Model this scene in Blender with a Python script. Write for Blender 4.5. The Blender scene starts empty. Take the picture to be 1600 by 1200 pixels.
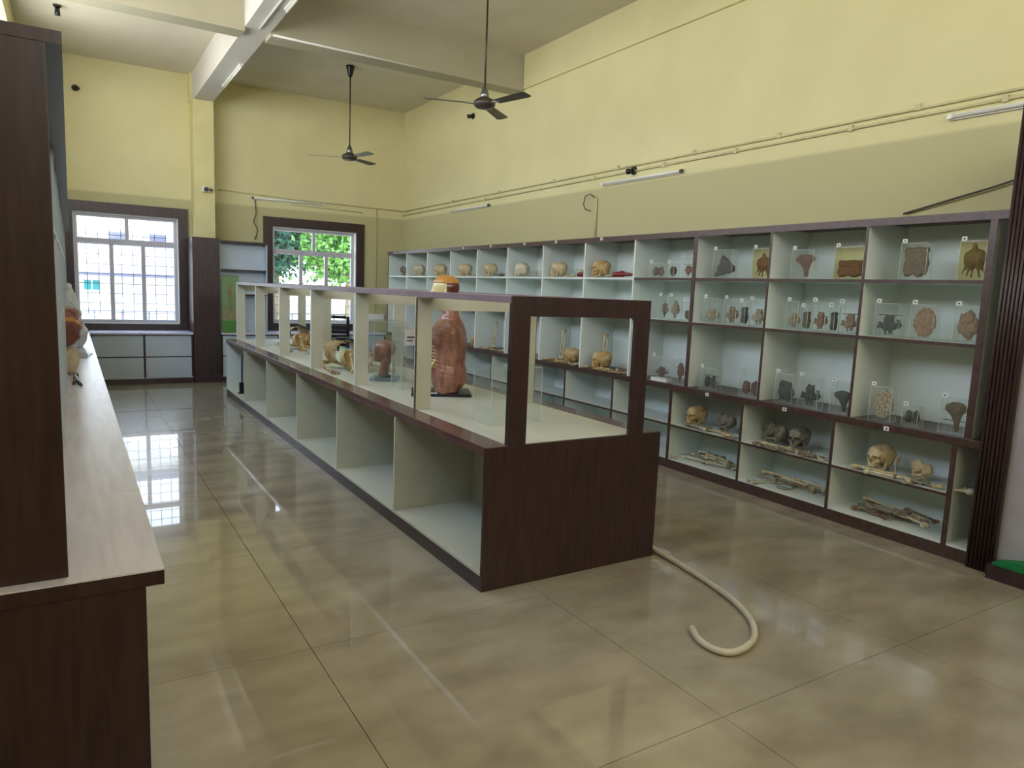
import bpy, bmesh, math, random
import numpy as np
from mathutils import Vector, Matrix
S = bpy.context.scene
COL = S.collection
PI = math.pi
rnd = random.Random(7)

# ------------------------------------------------------------------ camera, world, light, exposure
cam_d = bpy.data.cameras.new('camera'); cam = bpy.data.objects.new('camera', cam_d); COL.objects.link(cam)
yaw, pitch, roll = 0.5580976, 0.1307540, 0.0396959
cam_d.sensor_width = 36.0; cam_d.sensor_fit = 'HORIZONTAL'; cam_d.lens = 1105.93 / 1600 * 36.0
cam_d.clip_start = 0.05; cam_d.clip_end = 300
_f = Vector((math.sin(yaw) * math.cos(pitch), math.cos(yaw) * math.cos(pitch), -math.sin(pitch)))
_r = Vector((math.cos(yaw), -math.sin(yaw), 0)); _u = _r.cross(_f)
_r2 = _r * math.cos(roll) + _u * math.sin(roll); _u2 = -_r * math.sin(roll) + _u * math.cos(roll)
cam.matrix_world = Matrix(((_r2.x, _u2.x, -_f.x, 0), (_r2.y, _u2.y, -_f.y, 0), (_r2.z, _u2.z, -_f.z, 1.55), (0, 0, 0, 1)))
S.camera = cam
S.view_settings.view_transform = 'Standard'; S.view_settings.look = 'None'
S.view_settings.gamma = 1.0; S.view_settings.use_curve_mapping = False
S.view_settings.exposure = -0.09
try:
    S.cycles.use_denoising = True
    S.cycles.max_bounces = 10; S.cycles.diffuse_bounces = 5; S.cycles.glossy_bounces = 4
    S.cycles.transparent_max_bounces = 24; S.cycles.transmission_bounces = 8
    S.cycles.sample_clamp_indirect = 6.0; S.cycles.caustics_reflective = False; S.cycles.caustics_refractive = False
except Exception: pass

W = bpy.data.worlds.new('sky'); S.world = W; W.use_nodes = True
nt = W.node_tree; bg = nt.nodes['Background']
tcw = nt.nodes.new('ShaderNodeTexCoord'); sep = nt.nodes.new('ShaderNodeSeparateXYZ'); crw = nt.nodes.new('ShaderNodeValToRGB')
nt.links.new(tcw.outputs['Generated'], sep.inputs[0]); nt.links.new(sep.outputs['Z'], crw.inputs[0]); nt.links.new(crw.outputs[0], bg.inputs[0])
crw.color_ramp.elements[0].position = 0.0; crw.color_ramp.elements[0].color = (1.0, 1.0, 1.0, 1)
crw.color_ramp.elements[1].position = 0.6; crw.color_ramp.elements[1].color = (0.45, 0.66, 1.0, 1)
bg.inputs[1].default_value = 6.3

def light(name, kind, loc, direction, energy, color, size=None, size_y=None, angle=None):
    d = bpy.data.lights.new(name, kind); o = bpy.data.objects.new(name, d); COL.objects.link(o)
    o.location = loc; o.rotation_euler = Vector(direction).to_track_quat('-Z', 'Y').to_euler()
    d.energy = energy; d.color = color
    if kind == 'AREA': d.shape = 'RECTANGLE'; d.size = size; d.size_y = size_y
    if angle: d.angle = angle
    return o
light('sun', 'SUN', (20, -15, 30), (-0.75, 0.28, -0.60), 11.0, (1.0, 0.94, 0.84), angle=0.01)
# added fill lamps that brighten the room from behind and beside the camera
light('fill_front', 'AREA', (2.3, -1.66, 3.62), (0, 1, -0.10), 37, (1.0, 0.975, 0.91), 4.6, 1.25)
light('fill_left_high', 'AREA', (-0.40, 6.2, 3.45), (1, 0, -0.20), 38, (1.0, 0.97, 0.88), 8.0, 1.3)
for _n, _x in (('window_one_portal', 0.73), ('window_two_portal', 3.50)):
    _p = light(_n, 'AREA', (_x, 12.30, 1.64), (0, -1, 0), 1.0, (1, 1, 1), 1.5, 1.7)
    try: _p.data.cycles.is_portal = True
    except Exception: _p.data.energy = 0.0

# ------------------------------------------------------------------ materials
def lin(c):
    return tuple((v / 255 / 12.92) if v / 255 <= 0.04045 else ((v / 255 + 0.055) / 1.055) ** 2.4 for v in c)
def mat(name, c, rough=0.5, c2=None, scale=8.0, stretch=(1, 1, 1), bump=0.0, spec=0.5, metal=0.0, detail=4.0, lo=0.35, hi=0.65, coat=0.0):
    m = bpy.data.materials.new(name); m.use_nodes = True; t = m.node_tree; b = t.nodes['Principled BSDF']
    b.inputs['Roughness'].default_value = rough; b.inputs['Metallic'].default_value = metal
    b.inputs['Specular IOR Level'].default_value = spec; b.inputs['Coat Weight'].default_value = coat
    if coat: b.inputs['Coat Roughness'].default_value = 0.03
    c1 = lin(c); c2l = lin(c2) if c2 else tuple(v * 0.88 for v in c1)
    tc = t.nodes.new('ShaderNodeTexCoord'); mp = t.nodes.new('ShaderNodeMapping'); mp.inputs['Scale'].default_value = stretch
    n = t.nodes.new('ShaderNodeTexNoise'); n.inputs['Scale'].default_value = scale; n.inputs['Detail'].default_value = detail
    r = t.nodes.new('ShaderNodeValToRGB'); r.color_ramp.elements[0].position = lo; r.color_ramp.elements[1].position = hi
    r.color_ramp.elements[0].color = (*c1, 1); r.color_ramp.elements[1].color = (*c2l, 1)
    t.links.new(tc.outputs['Object'], mp.inputs[0]); t.links.new(mp.outputs[0], n.inputs['Vector'])
    t.links.new(n.outputs['Fac'], r.inputs[0]); t.links.new(r.outputs[0], b.inputs['Base Color'])
    if bump:
        bp = t.nodes.new('ShaderNodeBump'); bp.inputs['Strength'].default_value = bump; bp.inputs['Distance'].default_value = 0.01
        t.links.new(n.outputs['Fac'], bp.inputs['Height']); t.links.new(bp.outputs[0], b.inputs['Normal'])
    return m
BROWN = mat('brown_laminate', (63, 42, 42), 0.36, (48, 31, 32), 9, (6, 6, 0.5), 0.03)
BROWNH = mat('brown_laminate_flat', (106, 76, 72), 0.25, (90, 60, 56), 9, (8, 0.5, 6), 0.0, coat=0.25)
EDGE = mat('brown_edging', (84, 60, 54), 0.35, (66, 46, 42), 9, (3, 3, 3))
PALE = mat('pale_laminate', (226, 233, 228), 0.42, (219, 227, 222), 3, (1, 1, 0.3))
PALEG = mat('grey_laminate', (192, 202, 212), 0.42, (184, 195, 206), 3)
CREAM = mat('cream_laminate', (208, 206, 186), 0.38, (200, 198, 178), 4, (1, 0.3, 1))
TOPW = mat('worktop_laminate', (228, 224, 240), 0.26, (216, 210, 228), 5, (7, 0.6, 1), 0.02)
CEIL = mat('ceiling_paint', (214, 208, 188), 0.9, (208, 202, 180), 2)
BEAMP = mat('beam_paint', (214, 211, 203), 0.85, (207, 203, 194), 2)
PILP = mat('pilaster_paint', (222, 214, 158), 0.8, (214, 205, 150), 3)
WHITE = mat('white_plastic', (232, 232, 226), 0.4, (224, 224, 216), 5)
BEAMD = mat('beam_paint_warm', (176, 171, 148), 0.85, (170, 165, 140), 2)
CONDUIT = mat('conduit_plastic', (206, 200, 158), 0.5, (190, 184, 140), 8)
PALEWALL = mat('pale_paint', (170, 164, 168), 0.8, (160, 153, 158), 4)
ALU = mat('window_aluminium', (196, 192, 202), 0.35, (186, 182, 194), 6)
IRON = mat('grille_iron', (52, 54, 66), 0.5, (40, 42, 52), 8)
BLACK = mat('black_plastic', (24, 24, 30), 0.35, (16, 16, 20), 8)
DARKM = mat('dark_metal', (66, 58, 50), 0.4, (52, 46, 40), 10)
FANB = mat('fan_blade_paint', (84, 78, 66), 0.4, (72, 66, 56), 6)
STEEL = mat('brushed_steel', (150, 150, 150), 0.3, (120, 120, 120), 20, metal=0.9)
BONE = mat('dry_bone', (214, 198, 158), 0.55, (176, 154, 112), 22, bump=0.15)
BONEW = mat('pale_bone', (216, 208, 184), 0.55, (182, 170, 140), 25, bump=0.15)
BONEY = mat('yellow_bone', (212, 186, 132), 0.5, (172, 138, 86), 18, bump=0.15)
BONEG = mat('grey_bone', (150, 142, 124), 0.65, (100, 92, 76), 25, bump=0.25)
BONEB = mat('brown_bone', (150, 120, 84), 0.6, (84, 60, 42), 20, bump=0.2)
MUSC = mat('model_muscle', (172, 122, 100), 0.30, (134, 86, 70), 26, (1, 1, 0.35), 0.2, coat=0.35)
MUSCD = mat('model_muscle_dark', (112, 54, 42), 0.25, (84, 36, 30), 14, bump=0.1, coat=0.4)
SKINM = mat('model_skin', (196, 140, 100), 0.25, (182, 124, 86), 8, coat=0.4)
CAPO = mat('model_skull_cap', (206, 146, 70), 0.3, (190, 128, 56), 8, coat=0.3)
CREAMM = mat('model_cream', (222, 204, 150), 0.25, (210, 190, 134), 8, coat=0.5)
SKINB = mat('tan_model_block', (196, 150, 96), 0.4, (170, 120, 72), 8, bump=0.2)
REDM = mat('red_muscle', (150, 40, 36), 0.3, (104, 24, 26), 18, bump=0.1)
GREYB = mat('grey_base', (112, 126, 134), 0.5, (100, 114, 122), 8)
HOSE = mat('hose_plastic', (214, 206, 186), 0.4, (200, 190, 168), 10)
GREEN = mat('green_mat', (24, 128, 66), 0.8, (16, 110, 54), 30, bump=0.2)
PAPER = mat('paper_white', (240, 240, 238), 0.7, (232, 232, 232), 8)
INK = mat('print_dark', (44, 44, 60), 0.7)
BAGW = mat('white_plastic_bag', (222, 224, 230), 0.35, (190, 194, 206), 10, bump=0.5)
BAGB = mat('brown_plastic_bag', (150, 92, 78), 0.3, (116, 66, 60), 9, bump=0.5)
BAGO = mat('orange_print', (206, 140, 60), 0.35, (190, 120, 50), 9)
RAIL = mat('mauve_edging', (140, 118, 122), 0.33, (124, 102, 106), 8, (4, 1, 4))
BAGY = mat('cream_cloth', (206, 196, 168), 0.7, (180, 168, 140), 12, bump=0.5)
ORG = {
 'brown': mat('specimen_brown', (128, 84, 56), 0.5, (74, 44, 32), 5, bump=0.6, detail=10, lo=0.3, hi=0.72),
 'dark': mat('specimen_dark', (58, 40, 42), 0.4, (30, 22, 26), 5, bump=0.6, detail=10, lo=0.3, hi=0.72),
 'tan': mat('specimen_tan', (168, 136, 100), 0.5, (110, 80, 56), 5, bump=0.6, detail=10, lo=0.3, hi=0.72),
 'olive': mat('specimen_olive', (120, 100, 62), 0.5, (70, 54, 34), 5, bump=0.6, detail=10, lo=0.3, hi=0.72),
 'pale': mat('specimen_pale', (196, 182, 150), 0.55, (120, 96, 70), 9, bump=0.6, detail=8, lo=0.42, hi=0.62),
 'slate': mat('specimen_slate', (62, 68, 60), 0.5, (34, 38, 36), 5, bump=0.6, detail=10, lo=0.3, hi=0.72),
 'rust': mat('specimen_rust', (150, 88, 52), 0.5, (100, 54, 36), 5, bump=0.6, detail=10, lo=0.3, hi=0.72)}

def clear(name, tint, gloss=0.08, amount=0.0):
    m = bpy.data.materials.new(name); m.use_nodes = True; t = m.node_tree
    for n in list(t.nodes): t.nodes.remove(n)
    o = t.nodes.new('ShaderNodeOutputMaterial'); tr = t.nodes.new('ShaderNodeBsdfTransparent'); gl = t.nodes.new('ShaderNodeBsdfGlossy')
    gl.inputs['Roughness'].default_value = 0.04; tr.inputs[0].default_value = (*tint, 1)
    lw = t.nodes.new('ShaderNodeLayerWeight'); lw.inputs['Blend'].default_value = 0.5
    pw = t.nodes.new('ShaderNodeMath'); pw.operation = 'POWER'; pw.inputs[1].default_value = 4.0; t.links.new(lw.outputs['Facing'], pw.inputs[0])
    fr = t.nodes.new('ShaderNodeMath'); fr.operation = 'MULTIPLY_ADD'; fr.inputs[1].default_value = 0.30; fr.inputs[2].default_value = 0.03; t.links.new(pw.outputs[0], fr.inputs[0])
    mx = t.nodes.new('ShaderNodeMixShader'); t.links.new(fr.outputs[0], mx.inputs[0]); t.links.new(tr.outputs[0], mx.inputs[1]); t.links.new(gl.outputs[0], mx.inputs[2])
    last = mx
    if amount:
        df = t.nodes.new('ShaderNodeBsdfDiffuse'); df.inputs[0].default_value = (0.85, 0.88, 0.86, 1)
        m2 = t.nodes.new('ShaderNodeMixShader'); m2.inputs[0].default_value = amount
        t.links.new(last.outputs[0], m2.inputs[1]); t.links.new(df.outputs[0], m2.inputs[2]); last = m2
    t.links.new(last.outputs[0], o.inputs[0]); return m
SEAM = mat('acrylic_seam', (214, 220, 208), 0.25, (200, 208, 196), 6)
ACRYL = clear('clear_acrylic', (0.975, 0.985, 0.978), amount=0.03)
ACRYLY = clear('yellowed_acrylic', (0.975, 0.95, 0.80), amount=0.015)
GLASS = clear('window_glass', (0.97, 0.985, 0.985))

def wall_material():                                  # yellow wall colour, deeper up to 2.72 m
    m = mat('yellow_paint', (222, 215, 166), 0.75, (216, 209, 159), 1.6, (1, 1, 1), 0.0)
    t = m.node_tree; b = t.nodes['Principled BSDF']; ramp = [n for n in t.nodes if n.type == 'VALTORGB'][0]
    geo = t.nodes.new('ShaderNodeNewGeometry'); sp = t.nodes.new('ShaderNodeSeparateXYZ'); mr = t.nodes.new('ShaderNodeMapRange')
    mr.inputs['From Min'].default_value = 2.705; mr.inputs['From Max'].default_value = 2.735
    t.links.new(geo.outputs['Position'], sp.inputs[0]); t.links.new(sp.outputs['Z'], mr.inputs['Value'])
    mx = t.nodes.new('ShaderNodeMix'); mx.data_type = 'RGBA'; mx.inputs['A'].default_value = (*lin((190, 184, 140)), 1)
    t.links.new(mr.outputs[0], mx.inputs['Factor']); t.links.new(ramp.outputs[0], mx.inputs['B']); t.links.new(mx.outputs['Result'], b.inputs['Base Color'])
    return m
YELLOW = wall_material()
def tile_material():
    m = mat('polished_tile', (176, 165, 142), 0.27, (150, 138, 116), 2.2, (1, 1.8, 1), 0.0, spec=0.55, detail=8)
    t = m.node_tree; b = t.nodes['Principled BSDF']
    b.inputs['IOR'].default_value = 1.55; b.inputs['Coat Weight'].default_value = 0.75; b.inputs['Coat Roughness'].default_value = 0.015; b.inputs['Coat IOR'].default_value = 1.6
    return m
TILE = tile_material()
GROUT = mat('tile_grout', (84, 74, 60), 0.8)

# ------------------------------------------------------------------ builders
def tag(o, label=None, cat=None, group=None, kind=None):
    if label: o['label'] = label
    if cat: o['category'] = cat
    if group: o['group'] = group
    if kind: o['kind'] = kind
    return o
def thing(name, label, cat, loc=(0, 0, 0), rz=0, group=None):
    o = bpy.data.objects.new(name, None); COL.objects.link(o); o.location = loc; o.rotation_euler = (0, 0, rz)
    o.empty_display_size = 0.1
    return tag(o, label, cat, group)
class B:
    def __init__(s): s.bm = bmesh.new()
    def box(s, x0, x1, y0, y1, z0, z1, M=None):
        vs = [s.bm.verts.new((x, y, z)) for z in (z0, z1) for y in (y0, y1) for x in (x0, x1)]
        for f in ((0, 2, 3, 1), (4, 5, 7, 6), (0, 1, 5, 4), (2, 6, 7, 3), (0, 4, 6, 2), (1, 3, 7, 5)): s.bm.faces.new([vs[i] for i in f])
        if M: bmesh.ops.transform(s.bm, matrix=M, verts=vs)
        return s
    def tube(s, pts, r, n=8, cap=True):
        pts = [Vector(p) for p in pts]; rs = r if isinstance(r, (list, tuple)) else [r] * len(pts); rings = []; prev = None
        for i, p in enumerate(pts):
            d = (pts[min(i + 1, len(pts) - 1)] - pts[max(i - 1, 0)])
            d = d.normalized() if d.length > 1e-9 else Vector((0, 0, 1))
            a = prev if prev is not None else (Vector((0, 0, 1)) if abs(d.z) < 0.9 else Vector((1, 0, 0)))
            a = (a - d * a.dot(d)); a = a.normalized() if a.length > 1e-6 else Vector((0, 1, 0)); prev = a; b = d.cross(a)
            rings.append([s.bm.verts.new(p + (a * math.cos(t) + b * math.sin(t)) * rs[i]) for t in (2 * PI * k / n for k in range(n))])
        for A, C in zip(rings, rings[1:]):
            for k in range(n): s.bm.faces.new((A[k], A[(k + 1) % n], C[(k + 1) % n], C[k]))
        if cap: s.bm.faces.new(rings[0][::-1]); s.bm.faces.new(rings[-1])
        return s
    def lathe(s, prof, c=(0, 0, 0), n=24):
        rings = [[s.bm.verts.new((c[0] + max(r, 1e-4) * math.cos(2 * PI * k / n), c[1] + max(r, 1e-4) * math.sin(2 * PI * k / n), c[2] + z)) for k in range(n)] for r, z in prof]
        for A, C in zip(rings, rings[1:]):
            for k in range(n): s.bm.faces.new((A[k], A[(k + 1) % n], C[(k + 1) % n], C[k]))
        s.bm.faces.new(rings[0][::-1]); s.bm.faces.new(rings[-1]); return s
    def prism(s, pts, z0, z1, M=None):
        a = [s.bm.verts.new((x, y, z0)) for x, y in pts]; b = [s.bm.verts.new((x, y, z1)) for x, y in pts]; n = len(pts)
        s.bm.faces.new(a[::-1]); s.bm.faces.new(b)
        for k in range(n): s.bm.faces.new((a[k], a[(k + 1) % n], b[(k + 1) % n], b[k]))
        if M: bmesh.ops.transform(s.bm, matrix=M, verts=a + b)
        return s
    def obj(s, name, m, parent=None, world=False, smooth=False, bevel=0):
        if world and parent is not None: bmesh.ops.translate(s.bm, vec=-parent.location, verts=s.bm.verts[:])
        bmesh.ops.recalc_face_normals(s.bm, faces=s.bm.faces[:])
        me = bpy.data.meshes.new(name); s.bm.to_mesh(me); s.bm.free(); me.materials.append(m)
        if smooth: me.polygons.foreach_set('use_smooth', [True] * len(me.polygons))
        o = bpy.data.objects.new(name, me); COL.objects.link(o)
        if parent is not None: o.parent = parent
        if bevel: q = o.modifiers.new('edge', 'BEVEL'); q.width = bevel; q.segments = 2; q.limit_method = 'ANGLE'
        return o
def box(name, m, parent, *a, bevel=0): return B().box(*a).obj(name, m, parent, world=True, bevel=bevel)
def struct(name, b, m): return tag(b.obj(name, m), kind='structure')
def inst(name, me, parent=None, loc=(0, 0, 0), rot=(0, 0, 0), sc=1.0, m=None):
    o = bpy.data.objects.new(name, me); COL.objects.link(o)
    if parent is not None: o.parent = parent
    o.location = loc; o.rotation_euler = rot; o.scale = (sc, sc, sc) if not isinstance(sc, tuple) else sc
    if m is not None: o.material_slots[0].link = 'OBJECT'; o.material_slots[0].material = m
    return o
def copy_tree(o, parent=None):
    c = o.copy(); COL.objects.link(c)
    if parent is not None: c.parent = parent
    for ch in list(o.children): copy_tree(ch, c)
    return c

# ---- implicit surfaces (for bones, organs, anatomical models)
def smin(a, b, k=0.01):
    h = np.clip(0.5 + 0.5 * (b - a) / k, 0, 1); return b * (1 - h) + a * h - k * h * (1 - h)
def smax(a, b, k=0.01): return -smin(-a, -b, k)
def ell(P, c, r):
    q = (P - np.array(c)) / np.array(r); L = np.sqrt((q ** 2).sum(-1)) + 1e-9
    g = np.sqrt((((P - np.array(c)) / np.array(r) ** 2) ** 2).sum(-1)) + 1e-9
    return L * (L - 1) / g
def cap(P, a, b, ra, rb=None):
    rb = ra if rb is None else rb; a = np.array(a, float); b = np.array(b, float); ab = b - a
    h = np.clip(((P - a) @ ab) / (ab @ ab), 0, 1); return np.sqrt(((P - a - h[..., None] * ab) ** 2).sum(-1)) - (ra + (rb - ra) * h)
def rbox(P, c, h, r):
    q = np.abs(P - np.array(c)) - (np.array(h) - r); return np.sqrt((np.maximum(q, 0) ** 2).sum(-1)) + np.minimum(q.max(-1), 0) - r
def wob(P, s, seed=0):
    x, y, z = P[..., 0] * s, P[..., 1] * s, P[..., 2] * s
    return (np.sin(x + 1.3 * np.sin(y * 1.1 + seed) + seed) + np.sin(y * 1.2 + 1.1 * np.sin(z * 0.9 + 2 * seed) + 1.7 * seed) + np.sin(z * 1.1 + 1.2 * np.sin(x * 1.2 - seed))) / 3
def isosurf(name, f, lo, hi, step, m):
    lo = np.array(lo, float); hi = np.array(hi, float); n = np.ceil((hi - lo) / step).astype(int) + 1
    ax = [lo[i] + step * np.arange(n[i]) for i in range(3)]
    P = np.stack(np.meshgrid(*ax, indexing='ij'), -1); V = f(P); ins = V < 0
    acc = np.zeros(tuple(n - 1) + (3,)); cnt = np.zeros(tuple(n - 1))
    quads = []
    for a in range(3):
        sl0 = [slice(None)] * 3; sl1 = [slice(None)] * 3; sl0[a] = slice(0, -1); sl1[a] = slice(1, None); sl0, sl1 = tuple(sl0), tuple(sl1)
        v0, v1 = V[sl0], V[sl1]; cr = ins[sl0] != ins[sl1]; t = np.where(cr, v0 / np.where(cr, v0 - v1, 1), 0)
        pos = P[sl0].copy(); pos[..., a] += t * step
        b, c = (a + 1) % 3, (a + 2) % 3
        ij = np.argwhere(cr)
        for db in (0, 1):
            for dc in (0, 1):
                q = ij.copy(); q[:, b] -= db; q[:, c] -= dc
                ok = (q >= 0).all(1) & (q < (n - 1)).all(1)
                np.add.at(acc, tuple(q[ok].T), pos[tuple(ij[ok].T)]); np.add.at(cnt, tuple(q[ok].T), 1)
        ok = (ij[:, b] > 0) & (ij[:, c] > 0) & (ij[:, b] < n[b] - 1) & (ij[:, c] < n[c] - 1); e = ij[ok]
        def sh(db, dc):
            q = e.copy(); q[:, b] -= db; q[:, c] -= dc; return q
        Q = np.stack([sh(0, 0), sh(1, 0), sh(1, 1), sh(0, 1)], 1); fl = ins[tuple(e.T)]
        Q[~fl] = Q[~fl][:, ::-1]; quads.append(Q)
    idx = -np.ones(tuple(n - 1), int); used = cnt > 0; idx[used] = np.arange(used.sum())
    verts = acc[used] / cnt[used][:, None]; Q = np.concatenate(quads); F = idx[tuple(Q.reshape(-1, 3).T)].reshape(-1, 4)
    F = F[(F >= 0).all(1)]
    me = bpy.data.meshes.new(name); me.from_pydata(verts.tolist(), [], F.tolist()); me.materials.append(m)
    me.polygons.foreach_set('use_smooth', [True] * len(me.polygons)); me.update(); return me

# ================================================================== SETTING
XL, XR, YB, ZC = 4.595, 5.055, 11.97, 4.54
XW, YF = -0.47, -1.6
fl = B().box(-0.7, 5.3, -1.9, 12.2, -0.12, -0.012); floor = struct('floor', fl, GROUT)
xs = [-0.67 + 0.0, -0.38, 0.82, 2.02, 3.22, 4.42, 5.2]; ys = [-1.8, -0.75, 0.45, 1.65, 2.85, 4.05, 5.25, 6.45, 7.65, 8.85, 10.05, 11.25, 12.1]
for i in range(len(xs) - 1):
    for j in range(len(ys) - 1):
        g = 0.0016
        o = B().box(xs[i] + g, xs[i + 1] - g, ys[j] + g, ys[j + 1] - g, -0.012, 0.0).obj('tile', TILE, floor)
struct('ceiling', B().box(-0.7, 5.3, -1.9, 12.2, ZC, ZC + 0.15), CEIL)
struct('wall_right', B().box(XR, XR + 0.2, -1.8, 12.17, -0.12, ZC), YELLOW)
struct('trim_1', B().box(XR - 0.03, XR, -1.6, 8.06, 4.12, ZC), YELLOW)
# left wall high band and front wall gap: unseen openings added for light
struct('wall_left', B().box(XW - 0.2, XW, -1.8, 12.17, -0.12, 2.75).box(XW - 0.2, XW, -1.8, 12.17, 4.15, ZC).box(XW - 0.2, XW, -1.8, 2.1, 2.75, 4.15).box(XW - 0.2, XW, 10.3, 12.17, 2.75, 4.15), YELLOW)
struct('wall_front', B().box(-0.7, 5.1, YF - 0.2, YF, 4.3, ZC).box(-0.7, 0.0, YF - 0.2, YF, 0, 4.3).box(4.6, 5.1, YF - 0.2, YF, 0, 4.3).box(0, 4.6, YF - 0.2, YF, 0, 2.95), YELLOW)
# back wall with two window holes
W1 = (0.05, 1.41, 0.84, 2.43); W2 = (2.80, 4.20, 0.87, 2.43)
bw = B(); y0, y1 = YB, YB + 0.2
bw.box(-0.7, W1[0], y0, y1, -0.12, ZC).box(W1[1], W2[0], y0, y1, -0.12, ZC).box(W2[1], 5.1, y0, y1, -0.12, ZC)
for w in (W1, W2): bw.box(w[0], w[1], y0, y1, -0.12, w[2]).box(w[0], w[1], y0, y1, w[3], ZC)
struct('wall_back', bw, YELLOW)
struct('pilaster', B().box(1.60, 1.885, 11.65, YB, 0, 4.16), PILP)
struct('trim_2', B().box(1.62, 1.88, -1.6, YB, 4.14, ZC), BEAMP)            # long ceiling beam
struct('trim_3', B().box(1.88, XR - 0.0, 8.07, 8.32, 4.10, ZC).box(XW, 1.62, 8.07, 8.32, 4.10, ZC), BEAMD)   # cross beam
struct('trim_4', B().box(1.58, 1.93, 11.83, YB, 4.14, ZC), PILP)

def window(n, w, o0, o1, oz0, oz1):
    root = thing('window_%d' % n, None, None, ((w[0] + w[1]) / 2, YB, w[2])); root['kind'] = 'structure'
    x0, x1, z0, z1 = w
    b = B(); t = 0.025
    b.box(o0, x0, YB - t, YB, oz0, oz1).box(x1, o1, YB - t, YB, oz0, oz1).box(x0, x1, YB - t, YB, z1, oz1).box(x0, x1, YB - t, YB, oz0, z0)
    b.obj('surround', BROWN, root, world=True)
    b = B().box(x0, x0 + 0.01, YB, YB + 0.2, z0, z1).box(x1 - 0.01, x1, YB, YB + 0.2, z0, z1).box(x0, x1, YB, YB + 0.2, z0, z0 + 0.012).box(x0, x1, YB, YB + 0.2, z1 - 0.01, z1)
    b.obj('reveal', WHITE, root, world=True)
    fx0, fx1, fz0, fz1 = x0 + 0.01, x1 - 0.01, z0 + 0.012, z1 - 0.01; ya, yb = YB + 0.10, YB + 0.15; f = 0.045
    b = B().box(fx0, fx0 + f, ya, yb, fz0, fz1).box(fx1 - f, fx1, ya, yb, fz0, fz1).box(fx0 + f, fx1 - f, ya, yb, fz0, fz0 + f).box(fx0 + f, fx1 - f, ya, yb, fz1 - f, fz1)
    b.obj('frame', ALU, root, world=True, bevel=0.003)
    zt = fz0 + (fz1 - fz0) * 0.755
    box('transom', ALU, root, fx0 + f, fx1 - f, ya - 0.005, yb, zt - 0.04, zt + 0.04, bevel=0.003)
    xm = (fx0 + fx1) / 2
    box('mullion', ALU, root, xm - 0.025, xm + 0.025, ya, yb, zt + 0.04, fz1 - f)
    wd = (fx1 - fx0 - 2 * f) / 3
    for k in (1, 2): box('mullion', ALU, root, fx0 + f + wd * k - 0.028, fx0 + f + wd * k + 0.028, ya, yb, fz0 + f, zt - 0.04)
    for k in range(3): box('pane', GLASS, root, fx0 + f + wd * k + 0.028 * (k > 0), fx0 + f + wd * (k + 1) - 0.028 * (k < 2), ya + 0.022, ya + 0.027, fz0 + f, zt - 0.04)
    box('pane', GLASS, root, fx0 + f, xm - 0.025, ya + 0.022, ya + 0.027, zt + 0.04, fz1 - f)
    box('pane', GLASS, root, xm + 0.025, fx1 - f, ya + 0.022, ya + 0.027, zt + 0.04, fz1 - f)
    nb = 9; yg = YB + 0.185
    for k in range(1, nb): x = fx0 + (fx1 - fx0) * k / nb; B().tube([(x, yg, fz0), (x, yg, fz1)], 0.0045, 6).obj('grille_bar', IRON, root, world=True)
    nz = 11
    for k in range(1, nz): z = fz0 + (fz1 - fz0) * k / nz; B().tube([(fx0, yg, z), (fx1, yg, z)], 0.0045, 6).obj('grille_bar', IRON, root, world=True)
window(1, W1, -0.10, 1.547, 0.747, 2.58)
window(2, W2, 2.654, 4.34, 0.76, 2.58)

# fluted jamb, pale return wall, low plinth with a green mat at the near end of the right wall
jt = thing('fluted_jamb', None, None, (4.6, 1.95, 0)); jt['kind'] = 'structure'
box('core', BROWN, jt, 4.57, 4.605, 1.885, 2.035, 0, 2.78)
for k in range(7):
    y = 1.896 + k * 0.0212
    B().tube([(4.568, y, 0), (4.568, y, 2.78)], 0.0095, 8).obj('flute', BROWN, jt, world=True, smooth=True)
struct('wall_side', B().box(4.61, 5.05, -1.5, 1.93, 0, 2.60), PALEWALL)
struct('trim_5', B().box(4.48, 4.61, -1.5, 1.880, 0, 0.085), BROWN)
g = B(); g.prism([(1.86, 0.0), (1.86, 0.012), (1.70, 0.055), (1.30, 0.15), (0.9, 0.16), (0.9, 0.0)], 0, 0.10, Matrix(((0, 0, 1, 4.495), (1, 0, 0, 0), (0, 1, 0, 0.0852), (0, 0, 0, 1))))
tag(g.obj('floor_mat', GREEN), 'folded green mat on the dark plinth by the pale wall', 'mat')

# ================================================================== RIGHT WALL SHELVING
UY = [2.119 + 0.7796 * k for k in range(13)]          # dividers of the upper unit, near to far
Z1, Z2, ZW, ZT = 1.722, 1.34, 0.768, 2.125
T = 0.018
def yb(k): return UY[k]
up = thing('display_shelving', 'long open display shelving with brown edging on the right wall', 'shelving', (XL, 6.8, ZW))
XBK = XR - 0.012
box('top_board', EDGE, up, XL, XBK, 2.04, 11.50, ZT - 0.022, ZT, bevel=0.002)
box('fascia', EDGE, up, XL - 0.004, XL, 2.04, 11.50, ZT - 0.05, ZT)
for k, y in enumerate(UY):
    box('divider', PALE, up, XL + 0.004, XBK - 0.01, y - T / 2, y + T / 2, ZW + 0.001, ZT - 0.022)
    wdt = 0.020 if k in (0, 3) else 0.009
    box('divider_edge', EDGE if (k < 4 or k == 12) else PALE, up, XL - 0.002, XL + 0.004, y - wdt, y + wdt, ZW + 0.001, ZT - 0.05)
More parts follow.
